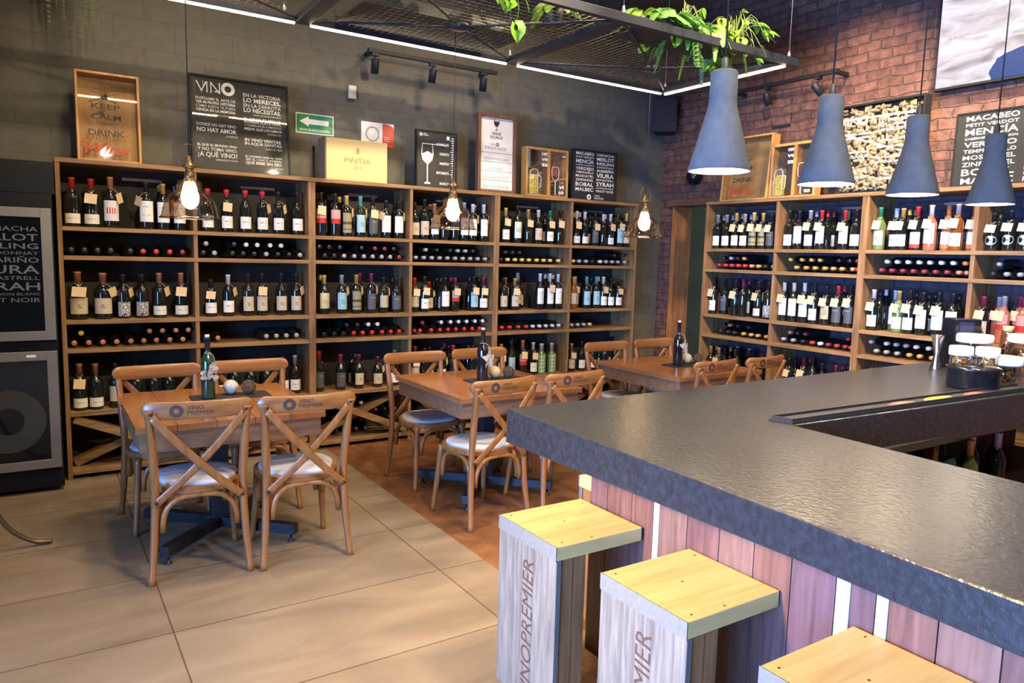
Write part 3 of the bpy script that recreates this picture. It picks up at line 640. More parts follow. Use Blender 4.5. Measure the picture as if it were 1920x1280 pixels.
# ------------------------------------------------------------------ chairs
CHW = wood('bent_beech_wood', (.20, .072, .018), (.36, .145, .040), 'Z', .38, .8, coat=.3)
CHX = wood('bent_beech_rail', (.21, .078, .020), (.38, .155, .044), 'X', .36, .8, coat=.3)
CUSH = mat('white_seat_cushion', (.50, .50, .52), .55, var=.05, scale=5)
BURN = mat('burnt_lettering', (.055, .03, .022), .6)
IRON = mat('dark_screw', (.05, .045, .04), .35, .8)
def seat_poly(w, d, n=36, c=(0, 0)):
    P = []
    for i in range(n):
        a = 2*PI*i/n; x, y = math.cos(a), math.sin(a); e = .8
        sx = (1 if x > 0 else -1)*abs(x)**e; sy = (1 if y > 0 else -1)*abs(y)**e
        k = 1-.09*(1-sy)/2 if sy < 0 else 1
        P.append((c[0]+sx*w/2*k, c[1]+sy*d/2))
    return P
def make_chair():
    root = empty('cross_back_chair', category='chair')
    mats = {}
    def leg(side, rear):
        m = MB()
        if rear: m.tube(catmull([(side*.222, -.225, 0), (side*.205, -.198, .22), (side*.196, -.190, .44), (side*.200, -.207, .60), (side*.212, -.245, .80), (side*.216, -.254, .845)], 5), [.0165]*4+[.019]*8+[.021]*6+[.0185]*8, 10)
        else: m.tube(catmull([(side*.198, .205, 0), (side*.182, .178, .22), (side*.168, .158, .43)], 5), [.0155]*4+[.018]*4+[.020]*3, 10)
        m.build('leg', CHW, root)
    for s in (-1, 1): leg(s, True); leg(s, False)
    m = MB(); P = seat_poly(.430, .415); m.prism(P, .420, .455); m.build('seat_frame', CHX, root, .006)
    # padded seat
    m = MB(); n = 36; rings = [(1.0, .4555), (1.0, .462), (.97, .470), (.90, .4745), (.75, .477), (.4, .4785)]
    for k, z in rings: m.addv([(x*k, y*k, z) for x, y in seat_poly(.385, .372, n)])
    c = m.addv([(0, 0, .479)])
    for j in range(len(rings)-1):
        for i in range(n): i2 = (i+1) % n; m.face((j*n+i, j*n+i2, (j+1)*n+i2, (j+1)*n+i), True)
    for i in range(n): m.face(((len(rings)-1)*n+i, (len(rings)-1)*n+(i+1) % n, c), True)
    m.build('seat', CUSH, root)
    # bent braces under the seat
    def arch(a, b, top):
        a, b = Vector(a), Vector(b); P = []
        for i in range(15):
            t = PI*i/14; k = (1-math.cos(t))/2
            k2 = .5-.5*abs(math.cos(t))**.62*(1 if math.cos(t) > 0 else -1)
            p = a.lerp(b, k2); p.z = a.z+(top-a.z)*math.sin(t)**.8; P.append(p)
        MB().tube(P, .0145, 8).build('brace', CHW, root)
    z0 = .245
    arch((-.150, .186, z0), (.150, .186, z0), .412)
    arch((-.168, -.190, z0), (.168, -.190, z0), .412)
    for s in (-1, 1): arch((s*.180, -.155, z0), (s*.174, .135, z0), .412)
    # crossed straps
    for s in (-1, 1):
        y = -.268 if s > 0 else -.259
        P = catmull([(-s*.203, -.262, .818), (-s*.105, y-.004, .70), (0, y+.002, .585), (s*.105, y+.028, .475), (s*.190, -.214, .395)], 5)
        MB().tube(P, .0195, 10, flat=((0, 1, 0), .30)).build('cross_strap', CHW, root)
    for s in (-1, 1):
        for (x, y, z) in ((.205, -.281, .835), (.192, -.222, .398)):
            m = MB(); m.T = Matrix.Translation((s*x, y, z)) @ Matrix.Rotation(PI/2, 4, 'X'); m.lathe([(.0075, 0), (.0075, .003), (.004, .005), (.001, .005)], 10); m.T = None; m.build('screw', IRON, root)
    # curved top rail with rounded ends
    def yc(x): return -.232-.036*(1-(x/.245)**2)
    m = MB(); N = 28; X = [(-math.cos(PI*i/N))*.246 for i in range(N+1)]
    for x in X:
        ax = abs(x); hh = .0415 if ax < .20 else .0415*math.sqrt(max(.02, 1-((ax-.20)/.0465)**2)); zc = .846-.004*(1-(x/.245)**2)
        for (dy, dz) in ((-.011, -hh+.006), (-.011, hh-.006), (-.006, hh), (.006, hh), (.011, hh-.006), (.011, -hh+.006), (.006, -hh), (-.006, -hh)):
            if abs(dz) > hh: dz = hh*(1 if dz > 0 else -1)
            m.addv([(x, yc(x)+dy, zc+dz)])
    for i in range(N):
        for k in range(8): k2 = (k+1) % 8; m.face((i*8+k, i*8+k2, (i+1)*8+k2, (i+1)*8+k), True)
    m.face(list(range(8))); m.face([N*8+k for k in range(8)][::-1])
    rail = m.build('top_rail', CHX, root)
    m = MB(); fn = lambda ox, oz: (lambda a, b: (ox+a, yc(ox+a)-.0122, oz+b))
    P = []
    for i in range(29):
        a = 2*PI*i/28
        for r in (.030, .0125): x = -.098+r*math.cos(a); P.append((x, yc(x)-.0122, .842+r*math.sin(a)))
    k = m.addv(P)
    for i in range(28): m.face((k+2*i, k+2*i+1, k+2*i+3, k+2*i+2))
    write(m, 'VINO', (0, 0, 0), (1, 0, 0), (0, 0, 1), .019, .072, bold=.012, fn=fn(-.052, .848))
    write(m, 'PREMIER', (0, 0, 0), (1, 0, 0), (0, 0, 1), .019, .118, fn=fn(-.052, .822))
    m.build('lettering', BURN, rail)
    return root
chair0 = make_chair()
CH = [ # x, y, rotation deg, table, side text
 (.515, -1.800, -6, 'near table', 'back to the camera, nearer the fridge'),
 (1.000, -1.865, -3, 'near table', 'back to the camera, nearer the bar'),
 (.470, -1.09, 181, 'near table', 'against the rack, nearer the fridge'),
 (1.000, -1.07, 179, 'near table', 'against the rack, nearer the bar'),
 (2.115, -1.885, 7, 'middle table', 'lettering towards camera, front chair nearer the fridge'),
 (2.665, -1.860, 4, 'middle table', 'lettering towards camera, front chair behind the counter corner'),
 (2.15, -1.13, 180, 'middle table', 'facing out from the rack, nearer the fridge'),
 (2.71, -1.10, 181, 'middle table', 'facing out from the rack, behind the decorated bottle'),
 (3.955, -1.850, 4, 'far table', 'back showing above the bar, nearer the fridge'),
 (4.505, -1.845, 5, 'far table', 'back showing above the bar, nearer the brick rack'),
 (3.95, -1.13, 180, 'far table', 'facing out from the rack, nearer the fridge'),
 (4.54, -1.09, 180, 'far table', 'facing out from the rack, beside the doorway'),
]
for i, (x, y, a, t, s) in enumerate(CH):
    c = chair0 if i == 0 else copy_tree(chair0)
    c.location = (x, y, 0); c.rotation_euler = (0, 0, math.radians(a))
    c['label'] = 'wooden cross-back chair at the %s, %s' % (t, s); c['group'] = 'cross-back chairs around the three tables'

# ------------------------------------------------------------------ tables
TBW = wood('table_plank_wood', (.25, .088, .024), (.41, .165, .055), 'Y', .26, .6, .8, coat=.5)
TBA = wood('table_apron_wood', (.20, .095, .045), (.34, .17, .08), 'X', .45, .9)
STEEL = mat('black_powder_coated_steel', (.016, .018, .024), .42, .2)
def make_table():
    root = empty('square_table', category='table')
    top = MB(); k = 5; w = .91; d = .94
    for i in range(k):
        a = -w/2+i*w/k; top.box(a+.0008, a+w/k-.0008, -d/2, d/2, .716, .75)
    top.build('tabletop', TBW, root, .0025)
    m = MB(); m.box(-.435, .435, -.45, -.425, .62, .716); m.box(-.435, .435, .425, .45, .62, .716)
    m.box(-.435, -.41, -.425, .425, .62, .716); m.box(.41, .435, -.425, .425, .62, .716)
    m.build('apron', TBA, root, .002)
    MB().box(-.045, .045, -.045, .045, .10, .62).build('pedestal', STEEL, root, .003)
    MB().box(-.2, .2, -.2, .2, .612, .6199).build('mounting_plate', STEEL, root)
    for a in (PI/4, -PI/4):
        m = MB(); m.T = Matrix.Rotation(a, 4, 'Z'); m.box(-.47, .47, -.026, .026, .045, .10); m.T = None
        m.build('base_bar', STEEL, root, .003)
    for sx in (-1, 1):
        for sy in (-1, 1):
            MB().lathe([(.02, 0), (.02, .006), (.008, .012), (.006, .045)], 12, c=(sx*.31, sy*.31, 0)).build('levelling_foot', STEEL, root)
    return root
tb0 = make_table()
for i, (x, y, l) in enumerate([(.685, -1.455, 'square wooden plank table on a black steel cross base, standing on the beige tiles'),
                               (2.395, -1.49, 'square wooden table on a black cross base, middle of the three tables'),
                               (4.205, -1.48, 'square wooden table nearest the brick corner, partly behind the bar counter')]):
    t = tb0 if i == 0 else copy_tree(tb0)
    t.location = (x, y, 0); t['label'] = l; t['group'] = 'square wooden dining tables'
# ------------------------------------------------------------------ table decoration
SLATE = mat('black_slate', (.022, .022, .025), .6, bump=.3)
DGRN = mat('green_decor_bottle', (.018, .045, .022), .07, spec=.7); DBRN = mat('dark_decor_bottle', (.012, .010, .012), .07, spec=.7)
CORK = mat('cork', (.42, .27, .14), .85, var=.25, scale=60); LEAFD = mat('dried_leaf', (.42, .34, .25), .85, var=.2, scale=30)
CREAM = mat('cream_ball', (.55, .46, .26), .7, var=.18, scale=22); WICK = mat('dark_wicker', (.12, .07, .035), .7); FELT = mat('white_speckled_ball', (.5, .48, .42), .7, var=.3, scale=50)
def dec_bottle(x, y, m_, label, leaf):
    o = bottle_body(22).build('decorated_bottle', m_, loc=(x, y, .758), label=label, category='decorated bottle', group='decorated bottles on the tables')
    o.scale = (1.0, 1.0, .345/.31)
    MB().lathe([(.0118, .300), (.0130, .322), (.001, .3225)], 12).build('cork_stopper', mat('pale_stopper', (.55, .52, .48), .6), o)
    MB().lathe([(.0152, .225), (.0149, .3), (.0165, .3)], 12, caps=False).build('neck_sleeve', CAPM['k'], o)
    m = MB()
    for k in range(3): m.tube([(.0175*math.cos(2*PI*i/12), .0175*math.sin(2*PI*i/12), .222+.004*k) for i in range(13)], .0016, 4)
    m.tube(catmull([(.012, -.014, .228), (.025, -.035, .215), (.03, -.044, .18)], 4), .0014, 4)
    m.build('twine', TWINE, o)
    L = MB(); cx, cz = .022, .135
    if leaf:
        P = []
        for i in range(40):
            a = 2*PI*i/40; r = .040*(1+.30*math.cos(5*(a-PI/2)))*(1+.10*math.cos(15*a)); P.append((cx+r*math.cos(a)*.9, -.044+.010*math.sin(3*a)-.05*abs(math.cos(a))*0, cz+r*math.sin(a)*1.15))
        L.extr(P, (0, .0012, 0)); L.tube([(cx, -.044, cz+.03), (cx, -.045, cz-.04)], .0012, 4); L.build('dried_leaf', LEAFD, o)
    else:
        r2 = random.Random(5)
        for j in range(9):
            ax = r2.uniform(-.03, .035); az = r2.uniform(-.04, .035); P = []
            for i in range(14):
                a = 2*PI*i/14; r = .016*(1+.25*math.cos(3*a+j)); P.append((ax+r*math.cos(a), -.041-.004*j/3+.006*math.sin(a*2+j), .14+az+r*math.sin(a)))
            L.extr(P, (0, .001, 0))
        L.build('dried_petals', LEAFD, o)
    return o
def balls(bx, by, c1, dk, l1, l2, r=.042):
    o = MB().ball((0, 0, 0), r, 24, 16).build('decor_ball', c1, loc=(bx, by, .7585+r), label=l1, category='decor ball', group='decor balls on the tables')
    o2 = MB(); rr = random.Random(int(bx*100))
    for k in range(26):
        n = Vector((rr.gauss(0, 1), rr.gauss(0, 1), rr.gauss(0, 1))).normalized(); u = n.orthogonal().normalized(); v = n.cross(u); q = r*rr.uniform(.85, .98)
        o2.tube([n*q*.25*0+(u*math.cos(2*PI*i/18)+v*math.sin(2*PI*i/18))*q for i in range(19)], .0016, 4, caps=False)
    o2.build('wicker_ball', WICK, loc=(bx+.092, by-.035, .7585+r), label=l2, category='decor ball', group='decor balls on the tables')
for (x, y, m_, lf, tn, bx, by, c1, cn) in [(.655, -1.37, DGRN, 0, 'near', .790, -1.30, FELT, 'white patterned'),
                                      (2.345, -1.52, DBRN, 1, 'middle', 2.485, -1.45, CREAM, 'cream'), (4.160, -1.52, DBRN, 1, 'far', 4.305, -1.48, CREAM, 'cream')]:
    MB().box(-.21, .21, -.085, .085, 0, .007).build('slate_board', SLATE, None, .001, loc=((x+bx)/2+.06, (y+by)/2, .7505), label='black slate board under the bottle on the %s table' % tn, category='slate board', group='slate boards on the tables')
    dec_bottle(x, y, m_, '%s bottle with a dried %s tied to it, on the %s table' % ('green' if not lf else 'dark', 'leaf' if lf else 'flower', tn), lf)
    balls(bx, by, c1, WICK, '%s ball beside the bottle on the %s table' % (cn, tn), 'dark wicker ball on the slate of the %s table' % tn)

# ------------------------------------------------------------------ bar counter
def granite():
    m, n, b = nt('leathered_dark_granite')
    t = n.nodes.new('ShaderNodeTexCoord')
    vo = n.nodes.new('ShaderNodeTexVoronoi'); vo.inputs['Scale'].default_value = 160; lk(n, t.outputs['Object'], vo.inputs['Vector'])
    q = n.nodes.new('ShaderNodeTexNoise'); q.inputs['Scale'].default_value = 60; q.inputs['Detail'].default_value = 6; lk(n, t.outputs['Object'], q.inputs['Vector'])
    q3 = n.nodes.new('ShaderNodeTexNoise'); q3.inputs['Scale'].default_value = 75; q3.inputs['Detail'].default_value = 2; lk(n, t.outputs['Object'], q3.inputs['Vector'])
    r = n.nodes.new('ShaderNodeValToRGB'); e = r.color_ramp.elements; e[0].position = .35; e[1].position = .75
    e[0].color = (.009, .011, .015, 1); e[1].color = (.018, .022, .030, 1); lk(n, q.outputs['Fac'], r.inputs[0])
    r2 = n.nodes.new('ShaderNodeValToRGB'); e = r2.color_ramp.elements; e[0].position = .05; e[0].color = (.10, .10, .10, 1); e[1].position = .12; e[1].color = (0, 0, 0, 1)
    lk(n, vo.outputs['Distance'], r2.inputs[0])
    ad = n.nodes.new('ShaderNodeMixRGB'); ad.blend_type = 'ADD'; ad.inputs[0].default_value = .35; lk(n, r.outputs[0], ad.inputs[1]); lk(n, r2.outputs[0], ad.inputs[2])
    lk(n, ad.outputs[0], b.inputs['Base Color']); b.inputs['Roughness'].default_value = .30; b.inputs['Specular IOR Level'].default_value = .75; b.inputs['Specular Tint'].default_value = (1, .80, .56, 1)
    k = n.nodes.new('ShaderNodeBump'); k.inputs['Strength'].default_value = .45; k.inputs['Distance'].default_value = .003; lk(n, q3.outputs['Fac'], k.inputs['Height']); lk(n, k.outputs[0], b.inputs['Normal'])
    return m
GRAN = granite()
bar = empty('bar_counter', label='large corner bar counter with dark granite top and purple-brown plank front', category='bar counter')
ZT = 1.06
outer = [(1.249, -3.538), (1.207, -4.762), (1.185, -5.35), (1.15, -6.9)]
poly = outer+[(1.86, -6.9), (1.945, -4.879), (1.968, -4.187), (3.376, -4.258), (4.9, -4.30), (4.9, -3.505)]
zb = [.937, .967, .970, .972, .95, .93, .91, .905, .90, .93]
MB().prism(poly, 0, ZT, zb).build('countertop', GRAN, bar, .004)
PLK = []
for i, (a, c) in enumerate([((.062, .027, .025), (.125, .062, .056)), ((.072, .029, .023), (.14, .066, .052)), ((.058, .030, .034), (.108, .060, .070)), ((.09, .048, .038), (.165, .092, .074))]):
    PLK.append(wood('bar_plank_%d' % i, a, c, 'Z', .45, 1.2))
PLK.append(wood('pale_bar_strip', (.28, .265, .24), (.40, .38, .35), 'Z', .5))
ys = [-3.507, -3.608, -3.744, -3.857, -3.888, -4.018, -4.156, -4.292, -4.425, -4.566, -4.610, -4.680, -4.715, -4.838, -4.98, -5.11, -5.25, -5.40, -5.55, -5.70, -5.85, -6.0, -6.3, -6.6, -6.85]
kinds = [0, 1, 1, 4, 3, 0, 3, 1, 2, 4, 2, 4, 1, 3, 0, 1, 2, 3, 0, 1, 2, 3, 1, 0]
for a, b_, k in zip(ys[:-1], ys[1:], kinds):
    MB().box(1.672, 1.690, a-.0015, b_+.0015, .0, .955).build('front_plank', PLK[k], bar, .0012)
xs_ = [1.70+.14*i for i in range(23)]
for i, a in enumerate(xs_[:-1]): MB().box(a, xs_[i+1]-.003, -3.615, -3.597, 0, .93).build('side_plank', PLK[i % 4], bar)
dark = mat('black_bar_interior', (.014, .012, .014), .55)
m = MB(); m.box(1.69, 1.76, -6.85, -3.615, 0, .935); m.box(1.70, 4.9, -3.66, -3.615, 0, .90); m.build('carcass', dark, bar)
m = MB(); m.box(1.985, 4.9, -4.235, -4.215, .90, .93); m.build('fascia', dark, bar)
m = MB(); m.box(1.76, 4.9, -4.20, -3.66, .48, .505); m.box(1.76, 4.9, -4.20, -3.66, .05, .08); m.build('back_shelf', mat('dark_shelf_board', (.035, .018, .014), .6), bar)
for x in (2.86, 3.95): MB().box(x, x+.035, -4.2, -4.16, .08, .90).build('shelf_post', wood('red_brown_post', (.07, .025, .02), (.12, .045, .03), 'Z'), bar)
# bottles and cloth kept under the bar
for i, (x, y, c, bdy, h, ds) in enumerate([(3.30, -4.02, 'k', 'k', .33, 'beside the green cloth'), (3.42, -4.08, 'g', 'v', .31, 'gold-capped and green'), (3.54, -4.03, 'w', 'k', .34, 'white-capped, in the middle of the row'), (3.66, -4.09, 's', 'k', .32, 'silver-capped and dark'), (3.78, -4.03, 'r', 'k', .31, 'red-capped')]):
    put_bottle((x, y, .505), rnd.uniform(2.8, 3.5), h, c, 'w' if i % 2 else 'c', 'n', bdy, 1.05, 'bottle stored on the shelf under the bar, %s' % ds, 'bottles stored under the bar')
m = MB(); r3 = random.Random(2); n = 16
for i in range(n+1):
    for j in range(n+1):
        u, v = i/n, j/n; e = min(1, 5*min(u, 1-u), 5*min(v, 1-v)); m.addv([(2.93+.32*u, -4.17+.24*v, .507+e*(.26+.03*math.sin(9*u+3*v)+.02*math.sin(17*v)))])
for i in range(n):
    for j in range(n): k = i*(n+1)+j; m.face((k, k+n+1, k+n+2, k+1), True)
m.build('folded_cloth', mat('green_cloth', (.02, .085, .06), .9, var=.2), None, label='dark green cloth folded on the shelf under the bar', category='cloth')
# rubber bar rail with stickers
m = MB(); RB = mat('black_rubber_rail', (.014, .014, .017), .7, bump=.2, spec=.2)
A_ = [(1.945, -4.105), (1.972, -4.178), (3.60, -4.243), (3.60, -4.165)]
m.prism(A_, ZT+.0005, ZT+.009)
def edge(p, q, t=.008):
    p, q = Vector((*p, 0)), Vector((*q, 0)); d = (q-p).normalized(); n = Vector((-d.y, d.x, 0))
    m.prism([(p.x, p.y), (q.x, q.y), (q.x+n.x*t, q.y+n.y*t), (p.x+n.x*t, p.y+n.y*t)], ZT+.009, ZT+.018)
edge((1.945+.03, -4.113+.006), (3.60, -4.168)); edge((1.975, -4.176), (3.60, -4.241)); edge((1.955, -4.108), (1.982, -4.176))
rail = m.build('bar_mat', RB, None, label='long narrow black rubber bar mat along the inner counter edge', category='bar mat')
for x, y, c, rx in [(2.66, -4.165, (.45, .08, .06), .085), (2.91, -4.172, (.72, .55, .02), .10), (3.18, -4.185, (.45, .08, .06), .085)]:
    MB().lathe([(1, 0), (1, .0012), (.001, .0012)], 28).build('printed_logo', mat('mat_print_%d' % int(c[1]*100), c, .5), rail, loc=(x, y, ZT+.0092)).scale = (rx, .026, 1)

# ------------------------------------------------------------------ things on the bar
BLK = mat('glossy_black_plastic', (.007, .008, .012), .14, spec=.4)
CLR = thin_glass('clear_jar_glass', (.93, .93, .91), .12); LIDW = mat('white_jar_lid', (.75, .75, .75), .35)
o = MB().lathe([(.001, 0), (.100, 0), (.104, .01), (.104, .080), (.108, .084), (.108, .094), (.100, .097), (.001, .097)], 40).build('round_tub', BLK, loc=(3.385, -4.075, ZT+.001), label='glossy black round tub on the bar holding two lidded jars', category='tub')
def jar(x, y, z, r, h, fill, label, sq=0, lid='w', seg=32):
    root = empty('glass_jar', (x, y, z), .3, label=label, category='jar', group='glass jars of dried garnish on the bar')
    MB().lathe([(r*.9, .001), (r, .008), (r, h*.86), (r*.92, h*.92), (r*.92, h)], seg, caps=False).build('jar_body', CLR, root)
    if lid == 'w': MB().lathe([(.001, h-.004), (r*1.08, h-.004), (r*1.10, h+.002), (r*1.10, h+.030), (r*1.04, h+.036), (.001, h+.036)], seg).build('lid', LIDW, root)
    else: MB().lathe([(.001, h-.01), (r*.72, h-.01), (r*.80, h+.028), (.001, h+.028)], seg).build('stopper', CORK, root)
    m = MB(); rr = random.Random(int(x*1000)); m.m = 0
    if fill == 'slices':
        for k in range(9):
            m.T = Matrix.Translation((rr.uniform(-.5, .5)*r, rr.uniform(-.5, .5)*r, .02+h*.7*k/10)) @ Matrix.Rotation(rr.uniform(0, PI), 4, 'Z') @ Matrix.Rotation(rr.uniform(.3, 1.5), 4, 'X')
            q = min(r*.55, .028); m.m = 0; m.lathe([(q*.80, -.001), (q, -.001), (q, .002), (q*.80, .002)], 18, caps=False)
            m.m = 1; m.lathe([(.001, 0), (q*.8, 0)], 18)
    else:
        for k in range(46):
            p = Vector((rr.uniform(-.6, .6)*r, rr.uniform(-.6, .6)*r, rr.uniform(.01, h*.62))); d = Vector((rr.uniform(-1, 1), rr.uniform(-1, 1), rr.uniform(-.5, .5))).normalized()*.016
            m.m = k % 2; q = p+d; q.x = max(-r*.8, min(r*.8, q.x)); q.y = max(-r*.6, min(r*.6, q.y)); m.tube([p-d*.6, p+Vector((0, 0, .004)), q], .0026, 5)
    m.T = None; m.build('dried_orange', [mat('orange_peel', (.50, .16, .03), .7), mat('orange_flesh', (.60, .33, .10), .7)], root, kind='stuff')
jar(3.335, -4.040, ZT+.0985, .044, .052, 'peel', 'white-lidded jar of orange peel on the black tub, nearer the doorway')
jar(3.425, -4.110, ZT+.0985, .044, .050, 'peel', 'wide white-lidded jar of orange peel standing on the black tub')
jar(3.66, -4.080, ZT+.001, .070, .092, 'slices', 'low white-lidded jar of dried orange slices standing on the bar')
jar(3.84, -3.86, ZT+.001, .075, .165, 'peel', 'tall white-lidded jar behind the orange slices')
jar(4.05, -4.00, ZT+.001, .070, .17, 'slices', 'white-lidded jar at the back of the garnish jars')
jar(4.20, -3.70, ZT+.001, .035, .190, 'peel', 'slim cork-stoppered jar next to the ribbed black box', lid='c')
jar(4.33, -3.80, ZT+.001, .035, .195, 'slices', 'slim cork-stoppered jar behind the tall jar', lid='c')
jar(4.50, -3.88, ZT+.001, .035, .195, 'peel', 'slim cork-stoppered jar farthest along the bar', lid='c')
tw = empty('ribbed_box', (4.03, -3.70, ZT), -.5, label='tall black ribbed box standing on the bar behind the jars', category='box')
MB().box(-.075, .075, -.055, .055, 0, .265).build('housing', BLK, tw, .008)
m = MB()
for k in range(12): m.box(-.045, .055, -.061, -.055, .02+k*.0125, .026+k*.0125)
m.build('ribs', mat('grey_black_ribs', (.05, .05, .055), .35), tw)
MB().box(-.05, .03, -.060, -.055, .185, .25).build('panel', mat('dark_blue_panel', (.012, .018, .05), .2), tw)
jg = MB().lathe([(.001, 0), (.022, 0), (.022, .003), (.010, .03), (.024, .07), (.022, .07), (.008, .03)], 24).build('metal_jigger', mat('brushed_steel', (.55, .56, .6), .2, 1), None, loc=(3.80, -3.70, ZT+.16), label='small steel jigger resting by the corked jars', category='jigger')
jg.location.z = ZT+.001; jg.scale = (1.3, 1.3, 2.6)
# ------------------------------------------------------------------ bar stools
STY = wood('yellow_stool_pine', (.52, .35, .12), (.70, .49, .19), 'X', .5, .9)
STG = wood('weathered_grey_pine', (.075, .068, .060), (.165, .152, .135), 'Z', .7, 1.6)
STB = wood('brown_stool_board', (.17, .08, .028), (.30, .15, .055), 'Z', .55, 1.2)
def stool():
    root = empty('bar_stool', category='stool')
    m = MB(); m.box(0, .378, -.357, 0, .592, .642); m.build('seat', STY, root, .003)
    s = MB(); s.box(-.0035, -.0005, -.3575, .0005, .5915, .6425); s.build('end_grain', mat('grey_end_grain', (.115, .115, .113), .8, var=.12, scale=90), root)
    side = MB().box(0, .022, -.357, 0, 0, .592).build('side_panel', STG, root, .002)
    [MB().box(a, c, d, e, 0, .592).build('leg_board', STB, root, .002) for a, c, d, e in ((.022, .075, -.352, -.33), (.022, .075, -.022, -.004), (.0752, .130, -.350, -.33), (.0752, .130, -.022, -.004))]
    MB().box(.108, .130, -.33, -.022, 0, .592).build('leg_board', STB, root, .002)
    MB().box(.13, .375, -.350, -.01, 0, .045).build('foot_plate', STB, root, .002)
    m = MB(); write(m, 'VINOPREMIER', (-.0012, -.225, .02), (0, 0, 1), (0, 1, 0), .066, .52, bold=-.004, shear=.12); m.build('lettering', BURN, side)
    for (x, y) in ((.03, -.03), (.04, -.33), (.17, -.17), (.16, -.34), (.35, -.05)):
        MB().lathe([(.001, .6426), (.0035, .6426), (.0035, .6421)], 8, c=(x, y, 0)).build('nail', IRON, root)
    return root
s0 = stool()
for i, (x, y, rz, l) in enumerate([(1.281, -3.462, 0, 'box-shaped bar stool with grey lettered side, at the counter corner'), (1.287, -4.040, 0, 'box-shaped bar stool, middle of the three at the near counter'),
                                (1.283, -4.632, 0, 'box-shaped bar stool nearest the camera, mostly cut off by the frame'), (2.205, -3.213, PI*1.5, 'pale stool on the far side of the bar, just showing under the counter')]):
    c = s0 if i == 0 else copy_tree(s0)
    c.location = (x, y, 0); c.rotation_euler = (0, 0, rz); c['label'] = l; c['group'] = 'box-shaped bar stools'

# ------------------------------------------------------------------ clear glass pendants over the tables
BRASS = mat('aged_brass', (.20, .12, .06), .35, .8); CABLE = mat('black_cable', (.01, .01, .01), .6)
SMOKE = thin_glass('smoky_lamp_glass', (.86, .79, .70), .13); BULBM = emis('glowing_bulb', (1, .72, .38), 28)
def glass_pendant(x, y, zb_, ztop, label):
    root = empty('glass_pendant_lamp', (x, y, zb_), label=label, category='pendant lamp', group='clear glass pendant lamps above the tables')
    MB().lathe([(.150, 0), (.141, .012), (.131, .055), (.122, .085), (.098, .118), (.068, .140), (.060, .150), (.058, .185), (.046, .195)], 36, caps=False).build('glass_shade', SMOKE, root)
    m = MB(); m.tube([(.1505*math.cos(2*PI*i/36), .1505*math.sin(2*PI*i/36), 0) for i in range(37)], .0022, 5); m.build('rim', thin_glass('rim_glass', (.85, .75, .62), .3), root)
    MB().lathe([(.001, .188), (.026, .188), (.026, .235), (.020, .238), (.020, .255), (.036, .262), (.034, .272), (.016, .285), (.007, .32), (.001, .32)], 20).build('socket', BRASS, root)
    MB().tube(catmull([(-.042, 0, .262), (-.052, 0, .31), (-.03, 0, .365), (0, 0, .378), (.03, 0, .365), (.052, 0, .31), (.042, 0, .262)], 5), .0018, 5).build('wire_handle', BRASS, root)
    MB().ball((0, 0, .105), .045, 20, 14, (1, 1, 1.3)).build('bulb', BULBM, root)
    MB().tube([(0, 0, .3), (0, 0, ztop-zb_)], .003, 6).build('cable', CABLE, root)
    light('bulb_light', 'POINT', (0, 0, .11), 15, BULB, .05, parent=root)
glass_pendant(.563, -1.5, 1.745, CEIL, 'clear glass bell pendant lamp hanging over the near table')
glass_pendant(2.113, -1.5, 1.755, 2.95, 'clear glass bell pendant lamp hanging over the middle table')
glass_pendant(3.750, -1.5, 1.760, 2.95, 'clear glass bell pendant lamp hanging over the far table, by the corner')

# ------------------------------------------------------------------ blue-grey concrete pendants over the bar
CONC = mat('blue_grey_concrete', (.050, .061, .076), .85, var=.12, scale=25, bump=.4, spec=.2); INW = mat('white_shade_lining', (.8, .8, .78), .6)
LED = emis('lamp_disc', (1, .93, .82), 14)
def conc_pendant(x, y, zb_, label):
    root = empty('concrete_pendant_lamp', (x, y, zb_), label=label, category='pendant lamp', group='blue-grey pendant lamps over the bar')
    m = MB(); m.m = 0
    m.lathe([(.108, 0), (.110, .010), (.062, .185), (.052, .225), (.049, .252), (.048, .345), (.042, .352), (.001, .352)], 40, caps=False)
    m.m = 1; m.lathe([(.108, 0), (.102, .006), (.058, .18), (.045, .24), (.001, .24)], 40, caps=False); m.build('shade', [CONC, INW], root)
    MB().lathe([(.092, .014), (.001, .014)], 32).build('light_disc', LED, root)
    MB().lathe([(.014, .352), (.012, .395), (.004, .40)], 12, caps=False).build('cable_grip', CABLE, root)
    MB().tube([(0, 0, .35), (0, 0, CEIL-zb_)], .0035, 6).build('cable', CABLE, root)
    light('pendant_spot', 'SPOT', (0, 0, .008), 34, (1, .86, .68), .09, target=None, spot=2.3, blend=.6, parent=root)
for x, l in ((1.97, 'first in the row, largest in view'), (2.605, 'second along, in front of the cork board'), (3.255, 'third along, below the end of the cork board'), (3.985, 'farthest along, in front of the grape-name board')):
    conc_pendant(x, -3.80, 1.918, 'blue-grey concrete pendant lamp over the bar, %s' % l)

